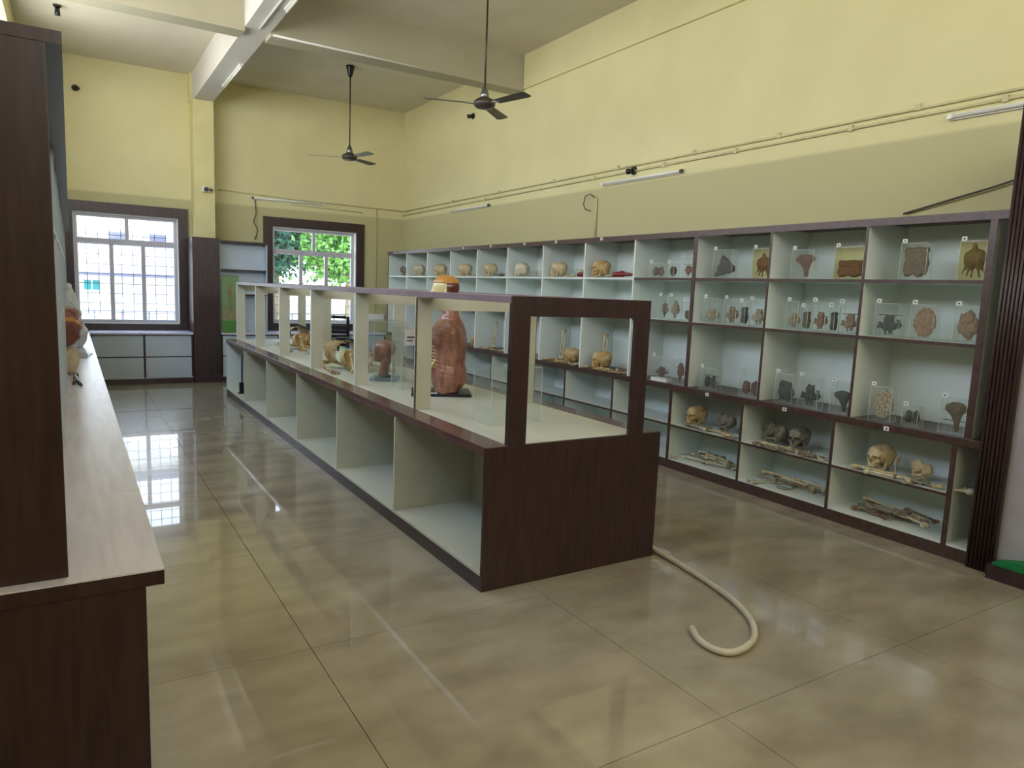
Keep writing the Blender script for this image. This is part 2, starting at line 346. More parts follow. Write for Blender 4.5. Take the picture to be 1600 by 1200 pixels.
for k in range(12):
    a, b_ = UY[k] + T / 2, UY[k + 1] - T / 2
    box('back_panel', PALE, up, XBK - 0.01, XBK, UY[k], UY[k + 1], ZW + 0.001, ZT - 0.022)
    for z in (Z1, Z2):
        s = box('shelf', PALE, up, XL + 0.004, XBK - 0.01, a, b_, z - T, z)
        e = B().box(XL, XL + 0.004, a, b_, z - T - (0.004 if k < 4 else 0), z).obj('edge_strip', EDGE if (k < 4 or z == Z2) else PALE, s); 
        for v in e.data.vertices: v.co -= up.location
# short extra bay behind the jamb
box('back_panel', PALE, up, XBK - 0.01, XBK, 1.90, UY[0], ZW + 0.001, ZT - 0.022)
for z in (Z1, Z2): box('shelf', PALE, up, XL + 0.18, XBK - 0.01, 1.95, UY[0] - T / 2, z - T, z)
tag(box('worktop', EDGE, None, XL - 0.004, XBK, 2.04, 11.52, ZW - 0.05, ZW, bevel=0.003), 'long brown worktop between the upper shelving and base cabinets on the right wall', 'worktop')
LY = [2.19 + 0.8155 * k for k in range(12)]
base = thing('base_cabinet', 'long low open base cabinet with brown frame under the right wall worktop', 'cabinet', (XL, 6.8, 0))
box('plinth', EDGE, base, XL, XBK, 2.04, 11.50, 0.0, 0.08)
box('bottom_board', PALE, base, XL + 0.004, XBK - 0.01, 2.04, 11.50, 0.08, 0.094)
for k, y in enumerate(LY):
    box('divider', PALE, base, XL + 0.004, XBK - 0.01, y - T / 2, y + T / 2, 0.094, ZW - 0.051)
    box('divider_edge', EDGE, base, XL - 0.001, XL + 0.004, y - 0.011 - 0.010 * (k in (0, 3)), y + 0.011, 0.08, ZW - 0.051)
for k in range(11):
    s = box('shelf', PALE, base, XL + 0.004, XBK - 0.01, LY[k] + T / 2, LY[k + 1] - T / 2, 0.388, 0.405)
    e = B().box(XL, XL + 0.004, LY[k] + T / 2, LY[k + 1] - T / 2, 0.388, 0.405).obj('edge_strip', EDGE, s)
    for v in e.data.vertices: v.co -= base.location
    box('back_panel', PALE, base, XBK - 0.01, XBK, LY[k], LY[k + 1], 0.094, ZW - 0.051)
box('back_panel', PALE, base, XBK - 0.01, XBK, 2.04, LY[0], 0.094, ZW - 0.051)
box('shelf', PALE, base, XL + 0.18, XBK - 0.01, 2.04, LY[0] - T / 2, 0.388, 0.405)
LZ = 0.405; BZ = 0.094

# stickers
def sticker(y, z, lab, x=None):
    o = thing('number_sticker', lab, 'sticker', (x or XL - 0.006, y, z), 0, 'number stickers on the right wall furniture')
    B().box(0, 0.0012, -0.018, 0.018, -0.014, 0.014).obj('paper', PAPER, o)
    B().box(-0.0006, 0.0, -0.007, 0.007, -0.005, 0.005).obj('print', INK, o)
for y, t_ in ((4.20, 'nearest the counter'), (3.42, 'in the middle'), (2.62, 'nearest the fluted jamb')):
    sticker(y, ZW - 0.03, 'small white sticker on the brown worktop edge, %s of three' % t_, XL - 0.0065)
for i, y in enumerate((11.2, 8.75, 8.0, 7.2, 6.55, 5.75)):
    sticker(y, ZT - 0.018, 'small white sticker on the brown top fascia above the skulls, %s' % ['at the far left end', 'second from the far end', 'third from the far end', 'fourth from the far end', 'second nearest the jars', 'nearest the jars'][i], XL - 0.0056)

# ================================================================== CENTRE COUNTER
cx0, cx1, cy0, cy1, hc = 1.743, 2.929, 3.014, 10.075, 0.761
ct = thing('museum_counter', 'long low brown and cream counter with open bays in the middle of the room', 'counter', ((cx0 + cx1) / 2, 6.5, 0))
box('end_panel', BROWN, ct, cx0, cx1, cy0, cy0 + 0.02, 0.0, hc, bevel=0.002)
box('plinth', BROWN, ct, cx0, cx1, cy0 + 0.02, cy1, 0.0, 0.08)
box('bottom_board', CREAM, ct, cx0 + 0.002, cx1 - 0.002, cy0 + 0.02, cy1, 0.08, 0.095)
CY = [3.034, 4.20, 5.375, 6.55, 7.75, 8.92, 10.066]
for y in CY[1:]: box('divider', CREAM if y < 10 else PALE, ct, cx0 + 0.002, cx1 - 0.002, y - T / 2, y + T / 2, 0.095, hc - 0.045)
for y in CY[1:]: box('divider_edge', CREAM, ct, cx0, cx0 + 0.002, y - T / 2, y + T / 2, 0.08, hc - 0.045)
box('centre_panel', CREAM, ct, (cx0 + cx1) / 2 - 0.008, (cx0 + cx1) / 2 + 0.008, cy0 + 0.02, cy1 - 0.02, 0.095, hc - 0.045)
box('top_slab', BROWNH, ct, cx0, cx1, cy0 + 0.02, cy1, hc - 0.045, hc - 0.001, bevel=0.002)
box('top_inlay', CREAM, ct, cx0 + 0.14, cx1 - 0.14, cy0 + 0.021, cy1 - 0.03, hc - 0.001, hc + 0.0)
ax0, ax1, hk = 1.871, 2.789, 1.525
cs = thing('display_case_frame', 'open roofed brown and cream frame of tall posts standing on the centre counter', 'display case', ((ax0 + ax1) / 2, 6.5, hc))
z0 = hc + 0.0005
def portal(y, m, th=0.018, name='cross_frame'):
    zr = 1.425 if m is BROWN else 1.405
    b = B().box(ax0, ax0 + 0.108, y, y + th, z0, hk - 0.04).box(ax1 - 0.108, ax1, y, y + th, z0, hk - 0.04).box(ax0 + 0.108, ax1 - 0.108, y, y + th, zr, hk - 0.04)
    if m is BROWN: b.box(ax0, ax1, y, y + th, hk - 0.04, hk)
    b.obj(name, m, cs, world=True)
portal(cy0, BROWN, 0.02, 'end_frame')
PY = [4.17, 5.33, 6.53, 7.70, 8.85, 10.0]
for y in PY: portal(y, CREAM)
for y in PY:
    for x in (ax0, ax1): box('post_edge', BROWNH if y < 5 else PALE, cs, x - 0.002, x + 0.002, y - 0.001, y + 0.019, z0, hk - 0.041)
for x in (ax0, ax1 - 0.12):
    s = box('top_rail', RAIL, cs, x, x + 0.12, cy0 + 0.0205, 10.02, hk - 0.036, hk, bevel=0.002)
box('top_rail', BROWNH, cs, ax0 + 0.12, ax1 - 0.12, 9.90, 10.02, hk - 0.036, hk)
for x in (ax0, ax1 - 0.02):
    for k in range(6):
        ya = ([cy0 + 0.021] + [p + 0.019 for p in PY])[k]; box('side_post', BROWN if k == 0 else CREAM, cs, x, x + 0.02, ya, ya + 0.012, z0, hk - 0.037)

# ================================================================== LEFT SIDE
lt = thing('left_base_cabinet', 'dark brown base cabinet along the left wall below the pale worktop', 'cabinet', (-0.2, 6.7, 0))
box('end_panel', BROWN, lt, XW + 0.005, 0.145, 2.065, 2.085, 0, 0.716, bevel=0.002)
box('plinth', BROWN, lt, XW + 0.005, 0.135, 2.085, 11.38, 0, 0.08)
box('back_panel', PALE, lt, XW + 0.005, XW + 0.015, 2.085, 11.38, 0.08, 0.716)
for k in range(1, 12): box('divider', PALE, lt, XW + 0.015, 0.135, 2.085 + 0.84 * k, 2.103 + 0.84 * k, 0.08, 0.716)
wt = thing('left_worktop', 'long pale worktop with dark front edge running along the left wall', 'worktop', (-0.1, 6.7, 0.717))
LWT = [2.06, 2.9, 3.9, 5.2, 7.0, 9.1, 11.38]
for a, b_ in zip(LWT, LWT[1:]): box('top_sheet', TOPW, wt, XW + 0.005, 0.19, a, b_ - 0.0015, 0.757, 0.761)
box('core_board', BROWN, wt, XW + 0.005, 0.19, 2.06, 11.38, 0.717, 0.757)
lu = thing('left_upper_shelving', 'tall dark shelving unit standing on the left worktop', 'shelving', (-0.25, 6.7, 0.762))
box('end_panel', BROWN, lu, XW + 0.005, -0.032, 2.10, 2.12, 0.762, 2.092, bevel=0.002)
box('top_board', BROWN, lu, XW + 0.005, 0.002, 2.10, 11.3, 2.092, 2.122)
box('back_panel', PALE, lu, XW + 0.005, XW + 0.015, 2.12, 11.3, 0.762, 2.092)
for k in range(1, 12):
    y = 2.12 + 0.83 * k
    box('divider', PALEG, lu, XW + 0.015, -0.045, y, y + T, 0.762, 2.092)
for z in (1.33, 1.72):
    for k in range(11 if z > 1.5 else 4): box('shelf', PALEG, lu, XW + 0.015, -0.047, 2.14 + 0.83 * k, 2.12 + 0.83 * (k + 1), z - T, z)

# ================================================================== BACK WALL
def back_cab(name, label, x0, x1, xsd, m=PALEG):
    t = thing(name, label, 'cabinet', ((x0 + x1) / 2, 11.7, 0))
    box('plinth', BROWN, t, x0, x1, 11.42, YB - 0.012, 0, 0.08)
    box('back_panel', m, t, x0, x1, YB - 0.012, YB - 0.002, 0.08, 0.712)
    xs_ = list(xsd)
    for a, b_ in zip(xs_, xs_[1:]):
        for za, zb_ in ((0.090, 0.386), (0.398, 0.708)): box('front_panel', m, t, a + 0.026, b_ - 0.004, 11.436, 11.452, za + 0.003, zb_ - 0.003)
    for x in xsd: box('divider', BROWN, t, x, x + 0.022, 11.440, YB - 0.012, 0.08, 0.712)
    xx = list(xsd)
    for a, b_ in zip(xx, xx[1:]): box('shelf', BROWN, t, a + 0.022, b_, 11.448, YB - 0.012, 0.385, 0.403)
    box('bottom_board', m, t, x0, x1, 11.425, YB - 0.012, 0.08, 0.09)
    box('back_ledge', TOPW, t, x0, x1, 11.41, YB - 0.027, 0.722, 0.745); box('ledge_core', BROWN, t, x0, x1, 11.412, YB - 0.027, 0.712, 0.722)
back_cab('window_base_cabinet', 'grey low cabinet with four flat panels under the left window', 0.20, 1.52, (0.20, 0.86, 1.498))
back_cab('far_base_cabinet', 'grey low cabinet under the right hand window behind the counter', 1.91, 4.55, (1.91, 2.75, 3.6, 4.528))
cl = thing('column_cladding', 'tall dark brown cladding box around the foot of the pilaster between the windows', 'cladding', (1.72, 11.5, 0))
b = B().box(1.525, 1.90, 11.40, 11.645, 0, 2.15); b.obj('panel', BROWN, cl, world=True, bevel=0.003)
box('side_panel', BROWN, cl, 1.525, 1.595, 11.645, YB - 0.03, 0, 2.15)
ub = thing('far_upper_shelving', 'grey open shelving between the dark column and the right hand window', 'shelving', (2.27, 11.7, 0.746))
box('top_board', BROWN, ub, 1.905, 2.60, 11.45, YB - 0.03, 2.10, 2.13)
for x in (1.905, 2.582): box('side_panel', PALEG, ub, x, x + T, 11.455, YB - 0.03, 0.746, 2.10)
box('back_panel', PALEG, ub, 1.923, 2.582, 11.60, 11.615, 0.746, 2.10)
for z in (1.705, 1.335):
    s = box('shelf', PALEG, ub, 1.923, 2.582, 11.46, YB - 0.046, z - 0.018, z)
    e = B().box(1.923, 2.582, 11.452, 11.46, z - 0.02, z + 0.002).obj('edge_strip', BROWN, s)
    for v in e.data.vertices: v.co -= ub.location

# ================================================================== MESHES OF BONES
def f_skull(P0):                                                                           # faces -y, rests at z = 0
    P = P0 - np.array([0, 0, 0.020]); x, y, z = P[..., 0], P[..., 1], P[..., 2]; Q = P.copy(); Q[..., 0] = np.abs(x)
    d = ell(P, (0, 0.020, 0.092), (0.070, 0.088, 0.066)); d = smin(d, ell(P, (0, -0.046, 0.098), (0.054, 0.036, 0.050)), 0.02)
    d = smin(d, ell(P, (0, 0.040, 0.045), (0.050, 0.055, 0.048)), 0.02)
    d = smin(d, rbox(P, (0, -0.060, 0.036), (0.031, 0.026, 0.034), 0.014), 0.016)
    d = smin(d, cap(Q, (0.038, -0.070, 0.050), (0.060, -0.045, 0.048), 0.009), 0.008)
    d = smin(d, cap(Q, (0.060, -0.045, 0.048), (0.066, 0.002, 0.050), 0.0055), 0.005)
    d = smin(d, cap(Q, (0.010, -0.084, 0.088), (0.046, -0.070, 0.086), 0.007), 0.008)
    d = smin(d, cap(P, (0, -0.084, 0.080), (0, -0.092, 0.064), 0.006), 0.006)
    d = smax(d, -ell(Q, (0.0245, -0.082, 0.0675), (0.0185, 0.036, 0.0170)), 0.003)
    d = smax(d, -ell(P, (0, -0.092, 0.044), (0.0115, 0.030, 0.0165)), 0.003)
    d = smax(d, -ell(Q, (0.052, -0.036, 0.036), (0.016, 0.032, 0.024)), 0.008)
    d = smin(d, rbox(P, (0, -0.068, 0.012), (0.025, 0.018, 0.009), 0.005), 0.003)
    d = d + 0.0014 * np.where((z < 0.018) & (y < -0.04), np.sin(x * 900), 0)
    jaw = cap(Q, (0.0, -0.080, -0.012), (0.034, -0.058, -0.012), 0.0100, 0.0090); jaw = smin(jaw, cap(Q, (0.034, -0.058, -0.010), (0.050, -0.014, 0.0), 0.010, 0.009), 0.004)
    jaw = smin(jaw, cap(Q, (0.050, -0.014, 0.0), (0.055, -0.006, 0.042), 0.009, 0.006), 0.006)
    jaw = jaw + 0.0012 * np.where(z > -0.008, np.sin(x * 900), 0)
    d = np.minimum(d, jaw); return smax(d, -(P0[..., 2] + 0.0035), 0.002)
SKULL = isosurf('skull', f_skull, (-0.085, -0.125, -0.012), (0.085, 0.125, 0.19), 0.0030, BONE)
def f_femur(P):                                                                            # along +x from 0 to 0.40
    d = cap(P, (0.03, 0, 0), (0.36, 0, 0.008), 0.0125, 0.0135); d = smin(d, ell(P, (0.385, 0.018, 0.0), (0.024, 0.018, 0.026)), 0.014)
    d = smin(d, ell(P, (0.385, -0.018, 0.0), (0.024, 0.018, 0.026)), 0.014); d = smin(d, cap(P, (0.028, 0, 0), (0.006, 0.040, 0), 0.013), 0.014)
    d = smin(d, ell(P, (0.002, 0.046, 0), (0.021, 0.021, 0.021)), 0.006); d = smin(d, ell(P, (0.010, -0.008, 0), (0.022, 0.018, 0.018)), 0.012)
    return smax(d, -ell(P, (0.41, 0, -0.004), (0.025, 0.009, 0.03)), 0.006)
FEMUR = isosurf('femur', f_femur, (-0.03, -0.05, -0.04), (0.43, 0.08, 0.04), 0.0065, BONE)
def f_shin(P):
    d = cap(P, (0.02, 0, 0), (0.33, 0, 0), 0.013, 0.009); d = smin(d, ell(P, (0.012, 0, 0), (0.018, 0.032, 0.024)), 0.016)
    return smin(d, ell(P, (0.335, 0.003, 0), (0.016, 0.020, 0.018)), 0.012)
SHIN = isosurf('shin_bone', f_shin, (-0.02, -0.05, -0.04), (0.37, 0.05, 0.04), 0.006, BONE)
def f_vert(P):
    Q = P.copy(); Q[..., 0] = np.abs(P[..., 0]); r = np.sqrt(P[..., 0] ** 2 + (P[..., 1] + 0.0) ** 2)
    d = ell(P, (0, -0.012, 0.014), (0.021, 0.016, 0.013)); ring = np.sqrt((np.sqrt(P[..., 0] ** 2 + (P[..., 1] - 0.012) ** 2) - 0.014) ** 2 + (P[..., 2] - 0.014) ** 2) - 0.005
    d = smin(d, ring, 0.004); d = smin(d, cap(Q, (0.012, 0.014, 0.014), (0.036, 0.024, 0.016), 0.005), 0.005)
    return smin(d, cap(P, (0, 0.024, 0.013), (0, 0.052, 0.006), 0.005, 0.004), 0.005)
VERT = isosurf('vertebra', f_vert, (-0.045, -0.035, -0.004), (0.045, 0.062, 0.034), 0.003, BONE)
def f_pelvis(P):
    Q = P.copy(); Q[..., 0] = np.abs(P[..., 0])
    w = rbox(P, (0, 0, 0), (1, 1, 1), 0.0)
    a = ell(Q, (0.085, 0.015, 0.110), (0.060, 0.052, 0.060)); a = smax(a, -ell(Q, (0.062, -0.018, 0.125), (0.062, 0.052, 0.066)), 0.006)
    d = smin(a, ell(Q, (0.072, -0.01, 0.05), (0.026, 0.026, 0.028)), 0.02); d = smax(d, -ell(Q, (0.100, -0.012, 0.048), (0.020, 0.020, 0.020)), 0.004)
    d = smin(d, cap(Q, (0.06, -0.03, 0.055), (0.006, -0.055, 0.045), 0.010), 0.01); d = smin(d, cap(Q, (0.065, 0.0, 0.04), (0.045, -0.01, 0.008), 0.012), 0.01)
    d = smin(d, cap(Q, (0.045, -0.01, 0.008), (0.008, -0.052, 0.035), 0.008), 0.008); d = smin(d, ell(P, (0, 0.045, 0.090), (0.058, 0.026, 0.062)), 0.03); d = smax(d, -ell(Q, (0.02, 0.040, 0.085), (0.006, 0.03, 0.03)), 0.004)
    return smax(d, -(P[..., 2] + 0.001), 0.002)
PELVIS = isosurf('pelvis', f_pelvis, (-0.15, -0.08, -0.01), (0.15, 0.09, 0.19), 0.0055, BONE)
def f_scap(P):
    x, y, z = P[..., 0], P[..., 1], P[..., 2]
    tri = np.maximum(np.maximum(-x - 0.045, x * 0.80 + y * 0.6 - 0.035), x * 0.45 - y * 0.9 - 0.10 * 0.5); tri = np.maximum(tri, y - 0.07)
    d = smax(tri, np.abs(z - 0.012 - 0.6 * x * x * 10 * 0.3) - 0.004, 0.004); d = smin(d, cap(P, (-0.04, 0.035, 0.016), (0.055, 0.055, 0.03), 0.005, 0.008), 0.008)
    return smin(d, ell(P, (0.040, 0.035, 0.014), (0.018, 0.02, 0.014)), 0.01)
SCAP = isosurf('shoulder_blade', f_scap, (-0.06, -0.10, -0.01), (0.08, 0.09, 0.05), 0.004, BONE)
def f_mand(P):
    Q = P.copy(); Q[..., 0] = np.abs(P[..., 0])
    d = cap(Q, (0.0, -0.040, 0.014), (0.034, -0.018, 0.013), 0.011, 0.009); d = smin(d, cap(Q, (0.034, -0.018, 0.013), (0.046, 0.025, 0.016), 0.009, 0.008), 0.005)
    d = smin(d, cap(Q, (0.046, 0.025, 0.016), (0.050, 0.034, 0.052), 0.010, 0.006), 0.008); return smax(d, -(P[..., 2] - 0.001), 0.002)
MAND = isosurf('jaw_bone', f_mand, (-0.065, -0.06, -0.006), (0.065, 0.05, 0.066), 0.0038, BONE)
def rib_mesh(name='rib', R=0.085, a0=-0.4, a1=3.1, r=0.0045, flat=1.6):
    b = B(); n = 16; b.tube([(R * math.cos(a0 + (a1 - a0) * k / n), R * 0.75 * math.sin(a0 + (a1 - a0) * k / n), r + 0.0 + 0.02 * k / n) for k in range(n + 1)], r, 6)
    bm = b.bm; me = bpy.data.meshes.new(name); bm.to_mesh(me); bm.free(); me.materials.append(BONE); me.polygons.foreach_set('use_smooth', [True] * len(me.polygons)); return me
RIB = rib_mesh()

# ================================================================== SKULLS AND BONES ON THE RIGHT WALL
def bone(name, me, cat, label, loc, rz=0, rx=0, ry=0, sc=1.0, m=None, group=None):
    o = inst(name, me, None, loc, (rx, ry, rz), sc, m); return tag(o, label, cat, group)
GS = 'skulls on the right wall shelving'
top_y = [11.2, 10.44, 9.66, 8.87, 8.17, 7.40, 6.62, 5.86]
bayname = ['first bay from the far end', 'second bay from the far end', 'third bay from the far end', 'fourth bay from the far end', 'fifth bay from the far end', 'sixth bay from the far end', 'seventh bay from the far end', 'eighth bay from the far end']
for i in range(1, 8):
    m_ = [None, BONEW, BONE, BONE, BONE, BONEW, BONE, BONEY][i]
    bone('skull', SKULL, 'skull', 'cream skull on the top shelf in the %s' % bayname[i], (4.69, top_y[i], Z1 + 0.0036), -2.30 + 0.22 * math.sin(i * 2.1), sc=0.98 + 0.03 * math.sin(i), m=m_, group=GS)
# far bay: pelvis-like bone
bone('pelvis', PELVIS, 'bone', 'grey brown pelvis on the top shelf in the first bay from the far end', (4.74, 11.05, Z1 + 0.002), -1.2, sc=0.95, m=BONEG)
bone('jaw_bone', MAND, 'bone', 'small white jaw bone on the top shelf beside the skull of the second bay', (4.72, 10.36, Z1), -1.5, m=BONEW)
bone('vertebra', VERT, 'bone', 'pale vertebra beside the skull in the third bay of the top shelf', (4.68, 9.52, Z1 + 0.002), 0.8, m=BONEW, sc=1.3)
bone('shoulder_blade', SCAP, 'bone', 'flat tan bone lying beside the skull in the fourth bay of the top shelf', (4.70, 8.70, Z1 + 0.002), 0.4, sc=1.0)
bone('vertebra', VERT, 'bone', 'spiky grey vertebra at the top shelf edge in the fifth bay from far', (4.66, 7.83, Z1 + 0.002), 2.2, rx=0, sc=1.6, m=BONEG)
t = thing('neck_vertebrae', 'upright white column of vertebrae on the top shelf in the sixth bay', 'bone', (4.70, 7.10, Z1))
for k in range(3): inst('vertebra', VERT, t, (0.004 * k, 0.003 * k, 0.024 * k + 0.002), (0, 0, 0.2 * k + 1.2), 1.1 - 0.05 * k, BONEW)
bone('jaw_bone', MAND, 'bone', 'pale jaw bone on the top shelf between skull and red model in the seventh bay', (4.70, 6.42, Z1), -2.0, sc=1.0, m=BONE)
bone('shoulder_blade', SCAP, 'bone', 'tan flat bone beside the skull in the eighth bay of the top shelf', (4.70, 5.70, Z1 + 0.002), 1.0, sc=0.9, m=BONE)
def limb_model(loc, label, L, rz, white=False):
    t = thing('limb_model', label, 'anatomical model', loc, rz)
    def f(P):
        d = cap(P, (0, 0, 0.028), (L * 0.45, 0, 0.034), 0.024, 0.028); d = smin(d, cap(P, (L * 0.45, 0, 0.034), (L, 0, 0.03), 0.022, 0.014), 0.02); return d + 0.002 * wob(P, 60)
    o = bpy.data.objects.new('muscle', isosurf('muscle', f, (-0.05, -0.05, -0.006), (L + 0.05, 0.05, 0.09), 0.006, REDM)); COL.objects.link(o); o.parent = t
    B().tube([(L - 0.01, 0, 0.03), (L + 0.06, 0, 0.03), (L + 0.07, 0, 0.03)], [0.008, 0.008, 0.013], 10).obj('bone_end', BONEW, t, smooth=True)
    if white: inst('joint', VERT, t, (0.03, 0.0, 0.052), (0.3, 0, 1), 1.3, BONEW)
limb_model((4.66, 5.60, Z1 + 0.003), 'red muscle limb model lying on the top shelf in the eighth bay', 0.22, -1.35)
limb_model((4.72, 6.27, Z1 + 0.003), 'red and white joint model leaning near the divider in the seventh bay', 0.10, -1.3, True)

# bay rows standing on the worktop: femurs upright + skull + small bones
GF = 'thigh bones leaning upright on the worktop'
def femur_pair(y, bay, n=2):
    for k in range(n):
        bone('femur', FEMUR if k == 0 else SHIN, 'bone', 'long bone leaning upright on the worktop, %s, %s' % (bay, ['left one', 'right one'][k]), (4.80 - 0.01 * k, y - 0.055 * k, ZW + (0.022 if k == 0 else 0.024)), 0.0, rx=0, ry=-PI / 2 + 0.13, sc=0.86 - 0.04 * k, m=BONEW if k else BONE, group=GF)
femur_pair(8.22, 'fifth bay from the far end'); femur_pair(6.66, 'seventh bay from the far end'); femur_pair(5.90, 'eighth bay from the far end')
bone('skull', SKULL, 'skull', 'yellowish skull on the worktop in the fourth bay from the far end', (4.72, 8.50, ZW + 0.0036), -2.2, m=BONEY, group=GS)
bone('skull', SKULL, 'skull', 'yellowish skull near the divider on the worktop, seventh bay from the far end', (4.72, 6.33, ZW + 0.0036), -2.5, m=BONEY, group=GS)
bone('skull', SKULL, 'skull', 'yellow brown skull on the worktop before leaning bones, eighth bay from far end', (4.70, 5.78, ZW + 0.0036), -2.0, sc=1.08, m=BONEY, group=GS)
def scatter(n, x0, x1, ya, yb_, z, where, seed, mats=(BONE, BONEW, BONEY), small=True, zj=0.0, long=0):
    r = random.Random(seed); gl = 'loose bones ' + where
    for k in range(n):
        c = r.random(); x = r.uniform(x0, x1); y = r.uniform(ya, yb_); zz = z + r.uniform(0, zj); m_ = r.choice(mats); rz = r.uniform(0, 6.3)
        if k < long or c < 0.15: nm, me, sc_, off, rx = 'long_bone', (FEMUR, SHIN)[k % 2], r.uniform(0.55, 0.75), 0.022, 0
        elif c < 0.40: nm, me, sc_, off, rx = 'rib', RIB, r.uniform(0.7, 1.1), 0.0, 0
        elif c < 0.80: nm, me, sc_, off, rx = 'vertebra', VERT, r.uniform(0.9, 1.3), 0.002, 0
        elif c < 0.90: nm, me, sc_, off, rx = 'jaw_bone', MAND, r.uniform(0.7, 1.0), 0.0, 0
        else: nm, me, sc_, off, rx = 'shoulder_blade', SCAP, r.uniform(0.6, 0.9), 0.002, 0
        if nm == 'long_bone':
            rz = PI / 2 + r.uniform(-0.25, 0.25); y = min(y, yb_ - 0.3) if yb_ - ya > 0.4 else ya; y = max(y, ya)
        if small and nm == 'long_bone' and k >= long: nm, me, off = 'rib', RIB, 0.0
        cn = {'dry_bone': 'tan', 'pale_bone': 'white', 'yellow_bone': 'yellow', 'grey_bone': 'grey', 'brown_bone': 'brown'}[m_.name]; third = ['right', 'middle', 'left'][min(2, int(3 * (y - ya) / max(yb_ - ya, .01)))]
        L = cn + {'long_bone': ' long bone, ', 'rib': ' curved rib, ', 'vertebra': ' vertebra, ', 'jaw_bone': ' jaw bone, ', 'shoulder_blade': ' shoulder blade, '}[nm] + third + ' part, ' + where
        bone(nm, me, 'bone', L, (x, y, zz + off), rz, sc=sc_, m=m_, group=L + ' group')
scatter(20, 4.63, 4.72, 7.65, 9.0, ZW, 'worktop edge behind the torso model', 3, (BONE, BONEY, BONEB))
scatter(24, 4.62, 4.72, 6.08, 6.74, ZW, 'worktop edge, seventh bay from far end', 4, (BONE, BONEY, BONEB))
scatter(20, 4.62, 4.70, 5.30, 5.95, ZW, 'worktop edge, eighth bay from far end', 5, (BONE, BONEY, BONEB))
bone('vertebra', VERT, 'bone', 'single whitish bone at the worktop edge before the divider of the eighth bay', (4.64, 6.10, ZW + 0.002), 1.1, sc=1.4, m=BONEW)
# lower cabinet, middle shelves
bone('skull', SKULL, 'skull', 'yellowish skull grinning on the lower shelf nearest the counter', (4.77, 4.47, LZ + 0.0036), -1.75, m=BONEY, sc=1.02, group=GS)
bone('pelvis', PELVIS, 'bone', 'grey pelvis behind the yellowish skull on the lower shelf nearest the counter', (4.80, 4.16, LZ + 0.002), -2.0, sc=0.92, m=BONEG)
bone('pelvis', PELVIS, 'bone', 'pale bony pelvis with open ring on the middle lower shelf', (4.80, 3.66, LZ + 0.002), -1.9, sc=0.98, m=BONEG)
bone('skull', SKULL, 'skull', 'dull grey skull with dark sockets on the middle lower shelf', (4.80, 3.42, LZ + 0.0036), -1.5, m=BONEG, group=GS)
bone('skull', SKULL, 'skull', 'tan skull on the lower shelf nearest the fluted jamb', (4.77, 2.74, LZ + 0.0036), -1.8, m=BONE, sc=1.03, group=GS)
bone('pelvis', PELVIS, 'bone', 'tan broken pelvis beside the skull on the lower shelf nearest the fluted jamb', (4.78, 2.47, LZ + 0.002), -2.2, sc=0.72, m=BONE)
bone('shoulder_blade', SCAP, 'bone', 'upright shoulder blade between skull and pelvis on the nearest lower shelf', (4.72, 2.61, LZ + 0.075), 0.3, rx=PI / 2, sc=0.8, m=BONE)
bays = [(3.85, 4.62, 'nearest the counter', 11), (3.03, 3.80, 'in the middle', 12), (2.22, 2.98, 'nearest the fluted jamb', 13)]
for a, b_, w_, sd in bays:
    scatter(10, 4.62, 4.70, a + 0.06, b_ - 0.10, LZ, 'lower shelf of base bay ' + w_, sd, (BONE, BONEW, BONEG), False, long=3)
    r = random.Random(sd * 7)
    for k in range(26):
        nm, me = r.choice((('rib', RIB), ('long_bone', SHIN), ('rib', RIB), ('vertebra', VERT), ('long_bone', FEMUR)))
        y = r.uniform(a + 0.08, b_ - 0.36) if nm == 'long_bone' else r.uniform(a + 0.1, b_ - 0.1)
        lift = (k // 9) * 0.024
        x_ = r.uniform(4.68, 4.86); m_ = r.choice((BONEW, BONEG, BONE, BONEB)); cn = {'dry_bone': 'tan', 'pale_bone': 'white', 'grey_bone': 'grey', 'brown_bone': 'brown'}[m_.name]
        L = '%s %s, %s %s of the heap at the bottom %s' % (cn, nm.replace('_', ' '), 'front' if x_ < 4.76 else 'back', ['right', 'middle', 'left'][min(2, int(3 * (y - a) / (b_ - a)))], w_)
        bone(nm, me, 'bone', L, (x_, y, BZ + lift + {'rib': 0.0, 'long_bone': 0.022, 'vertebra': 0.002}[nm]), (PI / 2 + r.uniform(-0.3, 0.3)) if nm == 'long_bone' else r.uniform(0, 6), sc=r.uniform(0.6, 0.72), m=m_, group=L + ' group')
bone('shoulder_blade', SCAP, 'bone', 'pale bone jutting over the plinth below the bay nearest the counter', (4.62, 4.57, BZ + 0.002), 0.4, sc=0.6, m=BONEW)
bone('shoulder_blade', SCAP, 'bone', 'pale bone jutting over the plinth below the middle base bay', (4.62, 3.66, BZ + 0.002), 1.4, sc=0.8, m=BONEW)
for k in range(2): bone('vertebra', VERT, 'bone', 'pale bone end on the lower shelf beyond the last brown divider', (4.68 + 0.05 * k, 2.12 - 0.06 * k, LZ + 0.002), k, sc=1.7, m=BONEW, group='bones beyond the last divider')

